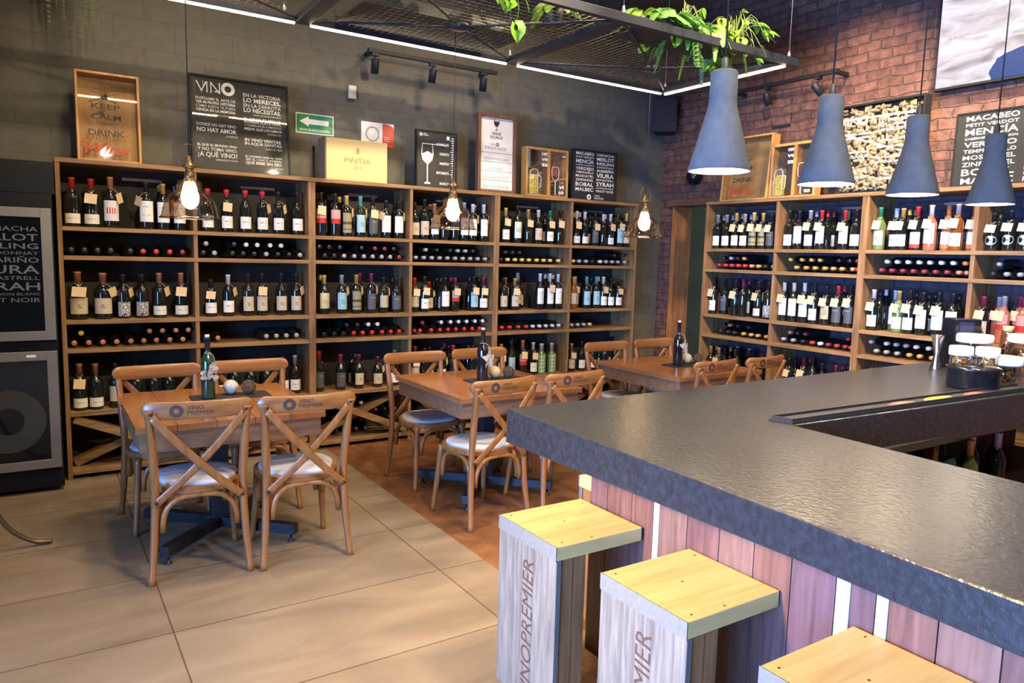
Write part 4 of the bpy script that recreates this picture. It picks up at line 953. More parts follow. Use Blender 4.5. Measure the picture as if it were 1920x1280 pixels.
# ------------------------------------------------------------------ hanging metal trellis with LED edge
FZ = 2.98; FX = [-.22, 1.32, 2.86, 4.40]; FY = (-2.20, -.98)
TRM = mat('dark_frame_steel', (.018, .020, .028), .5, .3); STRIP = emis('warm_led_strip', (1, .84, .60), 16); WIRE = mat('thin_steel_wire', (.16, .14, .09), .35, .9)
tr = empty('hanging_trellis', (0, 0, 0), label='long black metal trellis with glowing edge strips and plants, hung above the tables', category='trellis')
for y in FY:
    MB().box(FX[0], FX[-1]+.09, y-.02, y+.02, FZ+.004, FZ+.055).build('long_beam', TRM, tr, .002)
for i, x in enumerate(FX): MB().box(x-.045, x+.045, FY[0]+.02, FY[1]-.02, FZ+.004, FZ+.045).build('cross_beam', TRM, tr, .002)
for i in range(3):
    a, b = FX[i]+.05, FX[i+1]-.05
    for y in (FY[1],): MB().box(a, b, y-.008, y+.008, FZ-.006, FZ+.004).build('led_strip', STRIP, tr)
    cx = (a+b)/2+(.03 if i == 1 else .10 if i == 2 else 0); cy = sum(FY)/2+.05
    for px, py in ((FX[i], FY[0]), (FX[i], FY[1]), (FX[i+1], FY[0]), (FX[i+1], FY[1])):
        MB().tube([(px, py, FZ+.02), (cx, cy, FZ)], .0075, 6).build('diagonal_rod', TRM, tr)
    MB().lathe([(.001, -.02), (.055, -.016), (.06, 0), (.055, .012), (.001, .015)], 24, c=(cx, cy, FZ)).build('hub', TRM, tr)
    m = MB(); n = 34
    for k in range(1, n): x = FX[i]+(FX[i+1]-FX[i])*k/n; m.tube([(x, FY[0], FZ+.028), (x, FY[1], FZ+.028)], .0011, 3, caps=False)
    n = 24
    for k in range(1, n): y = FY[0]+(FY[1]-FY[0])*k/n; m.tube([(FX[i], y, FZ+.0305), (FX[i+1], y, FZ+.0305)], .0011, 3, caps=False)
    m.build('wire_mesh', WIRE, tr)
MB().box(FX[3]-.008, FX[3]+.008, FY[0]+.03, FY[1]-.0, FZ-.006, FZ+.004).build('led_strip', STRIP, tr)
for x, y in [(FX[3], FY[0]), (FX[3], FY[1]), (FX[2], FY[0]), (FX[1]-.11, FY[1]), (FX[2]-.02, FY[1]), (FX[1], FY[0])]:
    m = MB(); m.tube([(x, y, FZ+.05), (x, y, CEIL)], .0022, 5); m.lathe([(.012, .05), (.012, .075), (.004, .10)], 8, c=(x, y, FZ)); m.build('suspension_cable', mat('steel_cable', (.5, .45, .35), .4, .8), tr)
# black trays in the trellis that hold the pots
for x0, x1, y0, y1 in ((1.5, 2.62, -1.52, -1.06), (3.05, 4.28, -2.12, -1.86)):
    m = MB(); m.box(x0, x1, y0, y1, FZ+.032, FZ+.040); m.box(x0, x1, y0, y0+.01, FZ+.04, FZ+.10); m.box(x0, x1, y1-.01, y1, FZ+.04, FZ+.10); m.build('tray', mat('black_tray', (.012, .012, .012), .6), tr)
# ------------------------------------------------------------------ plants
def leaf_mat(name, c, tr_=.35):
    m, n, b = nt(name); t = n.nodes.new('ShaderNodeTexCoord'); q = n.nodes.new('ShaderNodeTexNoise'); q.inputs['Scale'].default_value = 9; lk(n, t.outputs['Object'], q.inputs['Vector'])
    r = n.nodes.new('ShaderNodeValToRGB'); r.color_ramp.elements[0].position = .3; r.color_ramp.elements[1].position = .7
    r.color_ramp.elements[0].color = rgb([v*.6 for v in c]); r.color_ramp.elements[1].color = rgb([v*1.25 for v in c]); lk(n, q.outputs['Fac'], r.inputs[0]); lk(n, r.outputs[0], b.inputs['Base Color'])
    b.inputs['Roughness'].default_value = .45
    tl = n.nodes.new('ShaderNodeBsdfTranslucent'); lk(n, r.outputs[0], tl.inputs[0]); mx = n.nodes.new('ShaderNodeMixShader'); mx.inputs[0].default_value = tr_
    lk(n, b.outputs[0], mx.inputs[1]); lk(n, tl.outputs[0], mx.inputs[2]); lk(n, mx.outputs[0], n.nodes['Material Output'].inputs[0]); return m
POTH = leaf_mat('pothos_leaf', (.20, .42, .035)); FERN = leaf_mat('fern_leaf', (.10, .26, .05)); FERNY = leaf_mat('bright_fern_leaf', (.24, .42, .05)); FERND = leaf_mat('dim_fern_leaf', (.09, .15, .05))
POT = mat('dark_plastic_pot', (.03, .028, .026), .6); STEMM = mat('plant_stem', (.16, .22, .05), .6)
def heart(m, p, d, up, L, rr):
    d = d.normalized(); s = d.cross(up).normalized(); u = s.cross(d)
    O = [(0, 0), (.12, .30), (.33, .46), (.58, .40), (.82, .20), (1, 0)]
    fold = .12
    k = m.addv([p+d*L*a+u*L*(-.25*a*a) for a in (0, .25, .5, .75, 1)])
    for sg in (-1, 1):
        b = m.addv([p+d*L*(a-.08*(1 if a < .2 else 0))+s*sg*L*w_+u*L*(fold*w_-.25*a*a) for a, w_ in O])
        m.face((k, b+1, k+1) if sg < 0 else (k, k+1, b+1), True); m.face((k+1, b+1, b+2), True); m.face((k+1, b+2, b+3, k+2), True); m.face((k+2, b+3, b+4, k+3), True); m.face((k+3, b+4, k+4), True)
def pothos(x, y, z, n, seed, label, spread=.2, drop=.12):
    root = empty('pothos_plant', (x, y, z), label=label, category='plant', group='plants on the hanging trellis')
    MB().lathe([(.001, 0), (.05, 0), (.068, .09), (.062, .09), (.05, .07), (.001, .07)], 20).build('pot', POT, root)
    rr = random.Random(seed); m = MB(); st_ = MB()
    for k in range(n):
        a = rr.uniform(0, 2*PI); r = rr.uniform(.04, spread); P = catmull([(0, 0, .07), (r*.5*math.cos(a), r*.5*math.sin(a), .07+rr.uniform(.08, .2)), (r*math.cos(a), r*math.sin(a), rr.uniform(-drop, .26))], 3)
        st_.tube(P, .0018, 4)
        for q in (P[-1], P[-2]) if k % 2 else (P[-1],):
            d = Vector((math.cos(a)+rr.uniform(-.5, .5), math.sin(a)+rr.uniform(-.5, .5), rr.uniform(-1.6, -.1))); heart(m, Vector(q), d, Vector((rr.uniform(-.4, .4), rr.uniform(-.9, .2), 1)), rr.uniform(.055, .10), rr)
    st_.build('stems', STEMM, root); m.build('leaves', POTH, root, kind='stuff')
def fern(x, y, z, n, seed, label, L=.32, m_=None, fall=.8, name='fern_plant'):
    root = empty(name, (x, y, z), label=label, category='plant', group='plants on the hanging trellis')
    MB().lathe([(.001, 0), (.05, 0), (.068, .09), (.062, .09), (.05, .07), (.001, .07)], 20).build('pot', POT, root)
    rr = random.Random(seed); m = MB()
    for k in range(n):
        a = rr.uniform(0, 2*PI); l = L*rr.uniform(.6, 1.1); f = fall*rr.uniform(.5, 1.2)
        P = catmull([(0, 0, .08), (.35*l*math.cos(a), .35*l*math.sin(a), .08+.22*l), (.75*l*math.cos(a), .75*l*math.sin(a), .08-.12*l*f), (.95*l*math.cos(a), .95*l*math.sin(a), .08-.75*l*f)], 8)
        frond(m, P, .035, rr)
    m.build('fronds', m_ or FERN, root, kind='stuff')
def frond(m, P, w_, rr):
    m.tube(P, .0013, 3, caps=False); n = len(P)
    for i in range(2, n-1):
        t = (P[i+1]-P[i-1]).normalized(); s = t.cross(Vector((0, 0, 1)));
        if s.length < .15: s = Vector((1, 0, 0))
        s.normalize(); ww = w_*math.sin(PI*min(1, (i+1)/n*.9+.1))**.7
        for sg in (-1, 1):
            for sub in (0, .5):
                p = P[i].lerp(P[i+1], sub); e = p+s*sg*ww+t*ww*.35+Vector((0, 0, -.15*ww)); q = t*.0055
                k = m.addv([p-q, p+q, (p+e)/2+q*1.15, e, (p+e)/2-q*.9]); m.face((k, k+1, k+2, k+3, k+4), True)
pothos(4.02, -2.03, FZ+.041, 34, 4, 'bright green heart-leaved plant at the corner of the trellis', .26, .10)
pothos(2.20, -1.95, FZ+.033, 8, 9, 'small trailing plant on the middle of the trellis', .3, .06)
fern(3.66, -2.00, FZ+.041, 20, 12, 'dark green fern on the trellis, beside the heart-leaved plant', .34, FERN)
fern(3.84, -2.02, FZ+.041, 10, 5, 'yellow-green fern between the dark fern and the heart-leaved plant', .28, FERNY, 1.0)
fern(3.16, -2.00, FZ+.041, 12, 21, 'leafy fern near the middle beam of the trellis', .30, FERNY, .3)
fern(1.78, -1.95, FZ+.033, 10, 31, 'reddish-tipped small fern on the trellis nearer the middle', .24, leaf_mat('olive_fern_leaf', (.20, .22, .05)), .3)
fern(2.60, -1.85, FZ+.033, 9, 33, 'small light green fern beside the middle suspension cable', .22, FERNY, .4)
pothos(3.52, -2.03, FZ+.041, 16, 14, 'small heart-leaved plant between the ferns on the trellis', .24, .02)
fern(3.36, -2.04, FZ+.041, 14, 41, 'upright feathery fern on the trellis beside the end tray', .32, FERN, .3)
# loose trailing vines
for (x, y, z, n, sd, lb) in [(3.50, -2.16, FZ+.08, 11, 3, 'dark vine trailing down from the trellis below the fern'),]:
    root = empty('trailing_vine', (x, y, z), label=lb, category='plant', group='plants on the hanging trellis'); rr = random.Random(sd); m = MB(); P = catmull([(0, 0, .1), (.02, -.03, .05), (.0, -.035, -.08), (.03, -.03, -.20)], 5); m.tube(P, .0018, 4)
    for i, q in enumerate(P[3:]):
        for sg in (-1, 1): heart(m, Vector(q), Vector((sg, rr.uniform(-.3, .3), -.5)), Vector((0, -1, .4)), .05, rr)
    m.build('leaves', leaf_mat('vine_leaf', (.09, .20, .04)), root, kind='stuff')
m = MB(); heart(m, Vector((2.15, -2.14, 2.88)), Vector((.2, 0, -1)), Vector((0, -1, .1)), .115, random); m.tube([(2.15, -2.14, 3.01), (2.155, -2.145, 2.94), (2.15, -2.14, 2.87)], .0018, 4)
m.build('hanging_leaf', POTH, None, label='single bright green heart-shaped leaf hanging below the trellis', category='leaf')
# fern hanging in front of the grey wall above the left-hand box
root = empty('hanging_fern', (.15, -.2, 3.55), label='dim fern fronds hanging down in front of the grey wall above the wooden box frame', category='plant')
MB().lathe([(.001, 0), (.08, 0), (.11, .12), (.10, .12), (.001, .10)], 20).build('pot', POT, root)
MB().tube([(0, 0, .1), (0, 0, CEIL-3.55)], .002, 4).build('cord', CABLE, root)
m = MB(); rr = random.Random(8)
for k in range(16):
    a = rr.uniform(-.5, 2*PI); r = rr.uniform(.05, .20); l = rr.uniform(.35, .86)
    frond(m, catmull([(0, 0, .12), (r*math.cos(a)*.7, r*math.sin(a)*.6, .16), (r*math.cos(a), r*math.sin(a)*.6, -.1*l), (r*math.cos(a)*1.03, r*math.sin(a)*.6, .1-l)], 11), .024, rr)
m.build('fronds', FERND, root, kind='stuff')

# ------------------------------------------------------------------ track lights
def track(side, pts, u0, u1, z, off, label, lit):
    root = empty('track_rail', label=label, category='track rail')
    if side == 'A': MB().box(u0, u1, WA-off-.018, WA-off+.018, z, z+.03).build('rail_profile', TRM, root); [MB().box(x-.015, x+.015, WA-off, WA, z+.01, z+.04).build('wall_bracket', TRM, root) for x in (u0+.06, u1-.06)]
    else: MB().box(WB_-off-.018, WB_-off+.018, u0, u1, z, z+.03).build('rail_profile', TRM, root); [MB().box(WB_-off, WB_, y-.015, y+.015, z+.01, z+.04).build('wall_bracket', TRM, root) for y in (u0+.06, u1-.06)]
    for i, (u, tilt, nm, pw) in enumerate(pts):
        p = Vector((u, WA-off, z-.005)) if side == 'A' else Vector((WB_-off, u, z-.005))
        s = empty('track_spotlight', p, label=nm, category='spotlight', group='black track spotlights')
        m = MB(); m.box(-.03, .03, -.016, .016, -.02, .004); m.tube([(0, 0, -.02), (0, 0, -.07)], .006, 6); m.build('adapter', TRM, s)
        d = Vector(tilt).normalized(); q = d.to_track_quat('Z', 'Y').to_matrix().to_4x4()
        m = MB(); m.T = Matrix.Translation((0, 0, -.10)) @ q; m.lathe([(.001, -.055), (.030, -.055), (.032, -.05), (.032, .055), (.028, .055), (.028, .04), (.001, .04)], 20); m.T = None; m.build('lamp_head', TRM, s)
        m = MB(); m.T = Matrix.Translation((0, 0, -.10)) @ q; m.lathe([(.026, .043), (.001, .043)], 16); m.T = None; m.build('lens', emis('spot_lens', (1, .86, .66), 30) if pw else mat('unlit_lens', (.2, .2, .2), .2), s)
        if pw: light('track_spot', 'SPOT', p+Vector((0, 0, -.10))+d*.058, pw, (1, .80, .52), .025, target=p+Vector((0, 0, -.10))+d*2, spot=1.5, blend=.9)
track('A', [(2.26, (.10, .42, -1), 'black track spotlight on the grey wall, above the white wall box', 0), (2.78, (.0, .35, -1), 'black track spotlight in the middle of the grey-wall rail', 0), (3.28, (.1, .35, -1), 'black track spotlight on the grey-wall rail, nearer the brick corner', 0)],
      2.20, 3.42, 3.20, .20, 'black lighting track mounted high on the grey wall', 0)
track('B', [(-.72, (.3, 0, -1), 'black track spotlight on the brick wall, nearest the loudspeaker', 0), (-1.17, (.35, -.08, -1), 'black track spotlight in the middle of the brick-wall rail', 0), (-1.68, (.40, -.62, -.9), 'black track spotlight tilted sideways on the brick wall, visibly lit', 34)],
      -1.86, -.68, 3.16, .22, 'black lighting track mounted high on the brick wall', 0)
light('brick_wall_fill', 'SPOT', (4.9, -3.3, 3.9), 380, (1, .82, .56), .04, target=(5.7, -3.0, 2.5), spot=1.3, blend=1)  # added spots brightening the brick wall, no lamp visible there
light('brick_wall_fill', 'SPOT', (4.9, -2.2, 3.9), 100, (1, .72, .45), .04, target=(5.7, -1.9, 2.6), spot=1.5, blend=1)
for x, y in ((5.2, -3.3), (5.1, -2.2)):  # unseen lamp bodies added to go with the brick fill
    MB().lathe([(.035, 0), (.035, -.12), (.03, -.12), (.03, -.02), (.001, -.02)], 20, c=(0, 0, 0)).build('added_ceiling_spotlight', TRM, None, loc=(x, y, 4.19), label='added black ceiling spotlight, unseen above the frame, for the brick wall fill', category='spotlight', group='added ceiling spotlights')

# ------------------------------------------------------------------ framed pieces standing on the racks
WHITE = mat('white_print', (.88, .87, .83), .6); BLACKP = mat('black_print', (.02, .02, .02), .6); REDP = mat('red_script_print', (.42, .05, .015), .6)
CHALK = mat('black_chalkboard', (.022, .022, .020), .45, var=.2, scale=6); BFR = mat('black_wood_frame', (.016, .016, .016), .5, spec=.2)
PINE = wood('honey_pine', (.42, .20, .055), (.58, .31, .10), 'Z', .5, .7); PINEB = wood('honey_pine_board', (.46, .24, .075), (.60, .34, .12), 'Z', .5, .5)
WALN = wood('walnut_frame', (.12, .05, .03), (.22, .10, .06), 'Z', .5); PANE = thin_glass('picture_pane', (.96, .96, .95), .05)
GREYP = mat('grey_print', (.25, .25, .24), .6)
def frame_thing(name, side, pos, w, h, dep, fr, fw, label, cat, back=None, lean=.0, backd=None, glass=False, grp=None, backm=None):
    """local frame: x across (0..w), z up (0..h), front at y=0, depth towards +y"""
    root = empty(name, pos, 0 if side == 'A' else -PI/2, label=label, category=cat)
    if grp: root['group'] = grp
    root.rotation_euler.x = 0
    if side == 'A': root.rotation_euler = (-lean, 0, 0)
    else: root.rotation_euler = (-lean, 0, -PI/2)
    m = MB(); m.box(0, fw, 0, dep, 0, h); m.box(w-fw, w, 0, dep, 0, h); m.box(fw, w-fw, 0, dep, 0, fw); m.box(fw, w-fw, 0, dep, h-fw, h)
    m.build('frame', fr, root, .0015)
    bd = backd if backd is not None else dep*.5
    MB().box(fw, w-fw, bd, bd+.006, fw, h-fw).build('backing_board', back or CHALK, root)
    if glass: MB().box(fw, w-fw, .004, .006, fw, h-fw).build('glass_pane', PANE, root)
    return root, bd
U, V = (1, 0, 0), (0, 0, 1)
ZR = 2.152
def lines(m, L, x, y, al='L'):
    """L: (text, baseline z, cap height, width or None, bold, shear)"""
    for t, z, h, w_, b_, s_ in L: write(m, t, (x, y, z), U, V, h*1.1, w_, al, b_+.012, s_)
# keep calm boxes
def keep(side, pos, w, h, label, dep=.10):
    root, bd = frame_thing('wooden_box_frame', side, pos, w, h, dep, PINE, .016, label, 'box frame', PINEB, .09, dep-.012, True, 'honey wood cork-collecting boxes')
    cx = w*.46
    for yy, nm in ((.0035, 'pane_lettering'),):
        m = MB(); m.m = 0
        s = h/.6
        write(m, 'KEEP', (cx, yy, .355*s), U, V, .036*s, .19*s*.9, 'C', .01); write(m, 'CALM', (cx, yy, .285*s), U, V, .036*s, .20*s*.9, 'C', .01)
        write(m, 'AND', (cx, yy, .247*s), U, V, .018*s, .07*s, 'C', .005); write(m, 'DRINK', (cx, yy, .175*s), U, V, .042*s, .24*s*.9, 'C', .012)
        # sprig of grapes and corkscrew flourish above the words
        for k in range(7): a = PI*(.1+.8*k/6); m.tube([(cx, yy-.001, .44*s), (cx+.05*s*math.cos(a), yy-.001, .44*s+.06*s*math.sin(a)), (cx+.085*s*math.cos(a), yy-.001, .44*s+.055*s*math.sin(a)+.01)], .0016, 4)
        for k in range(6): m.ball((cx-.02+.013*(k % 3), yy, .425*s+.012*(k//3)), .007, 8, 6, (1, .2, 1))
        m.tube([(cx-.10*s, yy, .395*s), (cx-.02*s, yy, .43*s), (cx+.07*s, yy, .40*s)], .003, 4)
        m.m = 1
        write(m, 'Wine', (cx, yy-.0005, .055*s), U, V, .075*s, .27*s, 'C', .012, .45)
        m.tube(catmull([(cx-.16*s, yy-.0005, .115*s), (cx-.10*s, yy-.0005, .16*s), (cx-.11*s, yy-.0005, .07*s), (cx, yy-.0005, .13*s), (cx+.15*s, yy-.0005, .20*s)], 6), .0022, 4)
        m.tube(catmull([(cx-.15*s, yy-.0005, .05*s), (cx, yy-.0005, .035*s), (cx+.13*s, yy-.0005, .07*s)], 6), .0018, 4)
        m.build(nm, [BLACKP, REDP], root)
    return root
keep('A', (.137, .085, ZR), .385, .600, 'honey wood box frame with red script above the fridge end of the grey-wall rack')
keep('B', (5.36, -.785, ZR), .53, .590, 'honey wood box frame with red script standing on the brick-wall rack')
# large black quotation board
root, bd = frame_thing('quote_board', 'A', (.848, .10, ZR), .708, .690, .035, BFR, .014, 'large black board of white wine quotations with a big VINO heading', 'wall board', CHALK, .10, .009, True)
m = MB(); y = .0075
write(m, 'V', (.045, y, .565), U, V, .085, .078, 'L', -.012); write(m, 'IN', (.118, y, .565), U, V, .085, .095, 'L', -.010); write(m, '¡ser!', (.1, y, .60), V, (-1, 0, 0), .01, .05)
ring(m, (.268, y, .607), U, V, .048, .024, 32); m.box(.175, .20, y-.001, y, .575, .583)
c1 = [('ENSÉNAME EL ARTE DE', .512, .018, .275, -.004, 0), ('VER MI PROPIA HISTORIA', .485, .018, .275, .016, 0), ('COMO SI ESTA YA FUERA', .457, .018, .275, -.004, 0), ('CENIZA EN LA MEMORIA', .430, .018, .275, .016, 0),
      ('DONDE NO HAY VINO', .325, .020, .275, -.002, 0), ('NO HAY AMOR', .283, .028, .275, .014, 0), ('EL QUE AL MUNDO VINO', .180, .015, .275, .014, 0), ('Y NO TOMA VINO.', .147, .022, .275, -.004, 0), ('¿A QUÉ VINO?', .103, .032, .275, 0, 0)]
c2 = [('EN LA VICTORIA', .572, .024, .275, -.004, 0), ('LO MERECES,', .533, .028, .275, .014, 0), ('EN LA DERROTA', .497, .024, .275, -.004, 0), ('LO NECESITAS.', .460, .028, .275, .014, 0), ('EL VINO ES MEJOR', .405, .014, .275, 0, 0),
      ('PROFESOR QUE LA TINTA,', .380, .015, .275, .016, 0), ('Y CHARLAR ES A MENUDO', .355, .015, .275, -.002, 0), ('MEJOR QUE LOS LIBROS', .328, .016, .275, .016, 0), ('IN VINO VERITAS', .245, .020, .265, .014, 0), ('IN AQUA SANITAS.', .217, .020, .275, 0, 0),
      ('EL HOMBRE DEBE AL VINO', .125, .012, .27, .014, 0), ('SER EL ÚNICO ANIMAL', .102, .015, .27, -.002, 0), ('QUE BEBE SIN SED.', .075, .019, .27, .016, 0)]
lines(m, c1, .042, y); lines(m, c2, .375, y)
for t, z, x in (('JORGE LUIS BORGES', .402, .317), ('EURÍPIDES', .255, .325), ('BERNARDO PIUMA', .078, .317), ('NAPOLEÓN BONAPARTE', .436, .65), ('STEPHEN FRY', .302, .65), ('PLINIO EL VIEJO', .190, .65), ('PLINIO', .048, .65)):
    write(m, t, (x, y, z), U, V, .013, None, 'R', -.004, .25)
m.build('lettering', WHITE, root)
# wooden case end with burnt wine name
root = empty('wine_case_board', (1.838, .11, ZR), .0, label='pale wooden wine case panel marked PINTIA 2016 on top of the grey-wall rack', category='wine case')
MB().box(0, .515, 0, .022, 0, .335).build('front_panel', mat('bright_pine_panel', (.66, .50, .22), .55, var=.06, scale=3), root, .001)
MB().box(-.012, 0, .0, .17, 0, .34).build('side_panel', mat('grey_brown_panel', (.18, .13, .09), .7), root)
MB().box(-.05, -.03, .19, .20, 0, .28).build('back_slat', BFR, root)
m = MB(); write(m, 'PINTIA', (.26, -.0008, .150), U, V, .040, .22, 'C', -.004, 0); write(m, '2016', (.26, -.0008, .105), U, V, .020, .065, 'C', -.006)
m.box(.245, .275, -.0012, -.0004, .225, .232); m.box(.248, .258, -.0012, -.0004, .235, .27); m.box(.262, .272, -.0012, -.0004, .235, .27); m.build('burnt_mark', mat('olive_burn_mark', (.30, .20, .07), .7), root)
# wall signs
rt = MB().box(0, .312, 0, .004, 0, .158).build('exit_sign', mat('white_sign_plastic', (.72, .76, .70), .4), None, loc=(1.668, WA-.004, 2.531), label='green and white arrow sign on the grey wall reading RUTA DE EVACUACIÓN', category='sign')
m = MB(); m.box(.008, .304, -.001, -.0002, .008, .150); m.build('green_field', mat('sign_green', (.02, .24, .09), .4), rt)
m = MB(); yy = -.0018; m.extr([(.03, yy, .095), (.105, yy, .135), (.105, yy, .115), (.27, yy, .115), (.27, yy, .075), (.105, yy, .075), (.105, yy, .055)], (0, .0006, 0)); write(m, 'RUTA DE EVACUACIÓN', (.035, yy, .022), U, V, .017, .24, 'L', .015); m.build('arrow_and_lettering', WHITE, rt)
rt = MB().box(0, .295, 0, .003, 0, .197).build('certificate', mat('white_card', (.74, .73, .70), .5), None, loc=(2.219, WA-.004, 2.488), label='white and red award card with a ring stuck on the grey wall', category='card')
m = MB(); m.box(.19, .295, -.001, -.0002, 0, .15); m.extr([(.19, -.001, .15), (.295, -.001, .15), (.285, -.001, .175), (.25, -.001, .19), (.19, -.001, .195)], (0, .0008, 0)); m.build('red_field', mat('card_red', (.50, .07, .05), .5), rt)
m = MB(); ring(m, (.10, -.001, .10), U, V, .062, .052, 32); m.build('ring_print', GREYP, rt)
m = MB(); [m.box(.205, .255, -.0016, -.001, .05+.016*k, .053+.016*k) for k in range(3)]; m.build('small_print', WHITE, rt)
MB().box(0, .066, 0, .03, 0, .108).build('wall_sensor', mat('cream_plastic', (.62, .60, .52), .4), None, .006, loc=(2.102, WA-.03, 2.85), label='small white plastic box on the grey wall under the track light', category='sensor')
# wine glass measure board
root, bd = frame_thing('glass_measure_board', 'A', (2.617, .10, ZR), .390, .485, .04, BFR, .012, 'black board with a white wine glass drawing and level scale', 'wall board', CHALK, .02, .006)
m = MB(); y = .0045
G = [(-.002, .06), (.004, .06), (.006, .20), (.05, .245), (.058, .29), (.050, .36), (.046, .36), (.053, .29), (.045, .25), (.0, .21), (-.045, .25), (-.053, .29), (-.046, .36), (-.05, .36), (-.058, .29), (-.05, .245), (-.008, .20), (-.006, .06)]
m.extr([(.105+a, y, b_) for a, b_ in [(-.030, .035), (.030, .035), (.028, .045), (.005, .055), (.005, .20), (-.005, .20), (-.005, .055), (-.028, .045)]], (0, .001, 0))
m.extr([(.105+a, y, b_) for a, b_ in [(-.005, .20), (.005, .20), (.045, .235), (.058, .285), (.050, .37), (.046, .37), (.05, .29), (.0, .31), (-.05, .285), (-.046, .37), (-.050, .37), (-.058, .285), (-.045, .235)]], (0, .001, 0))
m.box(.055, .29, y-.001, y, .368, .374); m.box(.352, .357, y-.001, y, .02, .44)
for k in range(22): m.box(.352-(.028 if k % 5 == 0 else .016), .352, y-.001, y, .03+k*.0192, .036+k*.0192)
for t, z in (('SOMMELIER', .365), ('EXPERTO', .285), ('FANÁTICO', .205), ('ENTUSIASTA', .125), ('NOVATO', .035)): write(m, t, (.312, y-.0012, z), U, V, .022, .12 if len(t) > 8 else .09, 'R', .016)
ring(m, (.045, y, .445), U, V, .013, .006, 16); write(m, 'VINO', (.065, y, .449), U, V, .009, .035); write(m, 'PREMIER', (.065, y, .437), U, V, .009, .05)
m.box(.29, .315, y-.001, y, .42, .45)
m.build('lettering', WHITE, root)
# wine scale poster
root, bd = frame_thing('wine_scale_frame', 'A', (3.220, .10, ZR), .405, .700, .05, WALN, .030, 'tall walnut frame holding a white wine scale poster', 'picture frame', mat('white_poster', (.82, .78, .70), .55, var=.04), .02, .02)
m = MB(); y = .0185; m.m = 0
m.extr([(.2+a, y, b_) for a, b_ in [(-.025, .655), (-.030, .625), (-.018, .60), (-.003, .592), (-.003, .565), (.003, .565), (.003, .592), (.018, .60), (.030, .625), (.025, .655), (.02, .655), (.02, .64), (-.02, .64), (-.02, .655)]], (0, .001, 0)); m.box(.185, .215, y, y+.001, .560, .565)
write(m, 'WINE', (.2, y, .520), U, V, .024, .10, 'C', .014); write(m, 'SCALE', (.2, y, .488), U, V, .024, .13, 'C', .014)
m.m = 1
write(m, 'VIN', (.165, y, .425), U, V, .020, .07, 'C'); write(m, 'PREMIER', (.195, y, .388), U, V, .028, .23, 'C', -.004)
for k, t in enumerate(('SOMMELIER', 'EXPERT', 'ENTHUSIAST', 'BEGINNER')): write(m, t, (.205, y, .295-k*.082), U, V, .024, .27 if len(t) > 7 else .15, 'C', -.006)
m.m = 0; ring(m, (.212, y, .436), U, V, .016, .008, 20)
for k in range(5): m.box(.03, .375, y, y+.001, .360-k*.081, .3625-k*.081)
m.build('printing', [BLACKP, mat('soft_grey_print', (.30, .28, .25), .7)], root)
# cerveza / vino boxes
def beer(side, pos, w, h, label):
    root, bd = frame_thing('bottle_cap_box', side, pos, w, h, .085, PINE, .022, label, 'box frame', mat('dark_box_back', (.09, .06, .04), .6), .02, .075, True, 'honey wood bottle-cap boxes')
    MB().box(w*.50, w*.50+.03, 0, .08, .022, h-.022).build('divider', PINE, root)
    MB().tube(catmull([(w*.50, .04, h-.002), (w*.53, .04, h+.022), (w*.60, .04, h+.022), (w*.63, .04, h-.002)], 4), .005, 6).build('handle', BRASS, root)
    m = MB(); y = .0035; s = w/.49
    for t, z in (('cer', .385), ('ve', .335), ('za', .285)): write(m, t, (w*.36, y, z*h/.45), U, V, .036, .075*s, 'L', .03)
    for t, z in (('vi', .09), ('no', .04)): write(m, t, (w*.78, y, z*h/.45), U, V, .036, .060*s, 'L', .03)
    gx = w*.73; Gp = [(-.012, .035), (.0, .035), (0, .15), (-.035, .19), (-.04, .25), (-.03, .29), (.035, .29), (.045, .25), (.04, .19), (.005, .15), (.005, .035), (.022, .032)]
    m.tube([(gx-.02*s+a*s, y, b_) for a, b_ in Gp], .0022, 4)
    bx = w*.20; m.tube([(bx-.05*s, y, .03), (bx-.05*s, y, .22), (bx-.03*s, y, .25), (bx+.02*s, y, .255), (bx+.04*s, y, .23), (bx+.04*s, y, .03), (bx-.05*s, y, .03)], .0022, 4); m.tube([(bx+.04*s, y, .20), (bx+.075*s, y, .19), (bx+.075*s, y, .09), (bx+.04*s, y, .08)], .0022, 4)
    m.box(w*.85, w*.93, y, y+.001, h*.86, h*.875); m.build('lettering', WHITE, root)
    m = MB(); m.box(bx-.047*s, bx+.037*s, .012, .05, .034, .205); m.build('mug_fill', mat('yellow_caps', (.60, .45, .03), .5, var=.35, scale=50), root)
    m = MB(); m.extr([(gx-.052*s, .010, .20), (gx+.018*s, .010, .20), (gx+.022*s, .010, .275), (gx-.056*s, .010, .275)] , (0, .03, 0)); m.build('glass_fill', mat('wine_red_corks', (.18, .05, .03), .6, var=.3, scale=50), root)
beer('A', (3.735, .10, ZR), .490, .455, 'honey wood box with a yellow beer mug and wine glass, on the grey-wall rack')
beer('B', (5.37, -1.335, ZR), .46, .470, 'honey wood box with a yellow beer mug and wine glass, on the brick-wall rack')
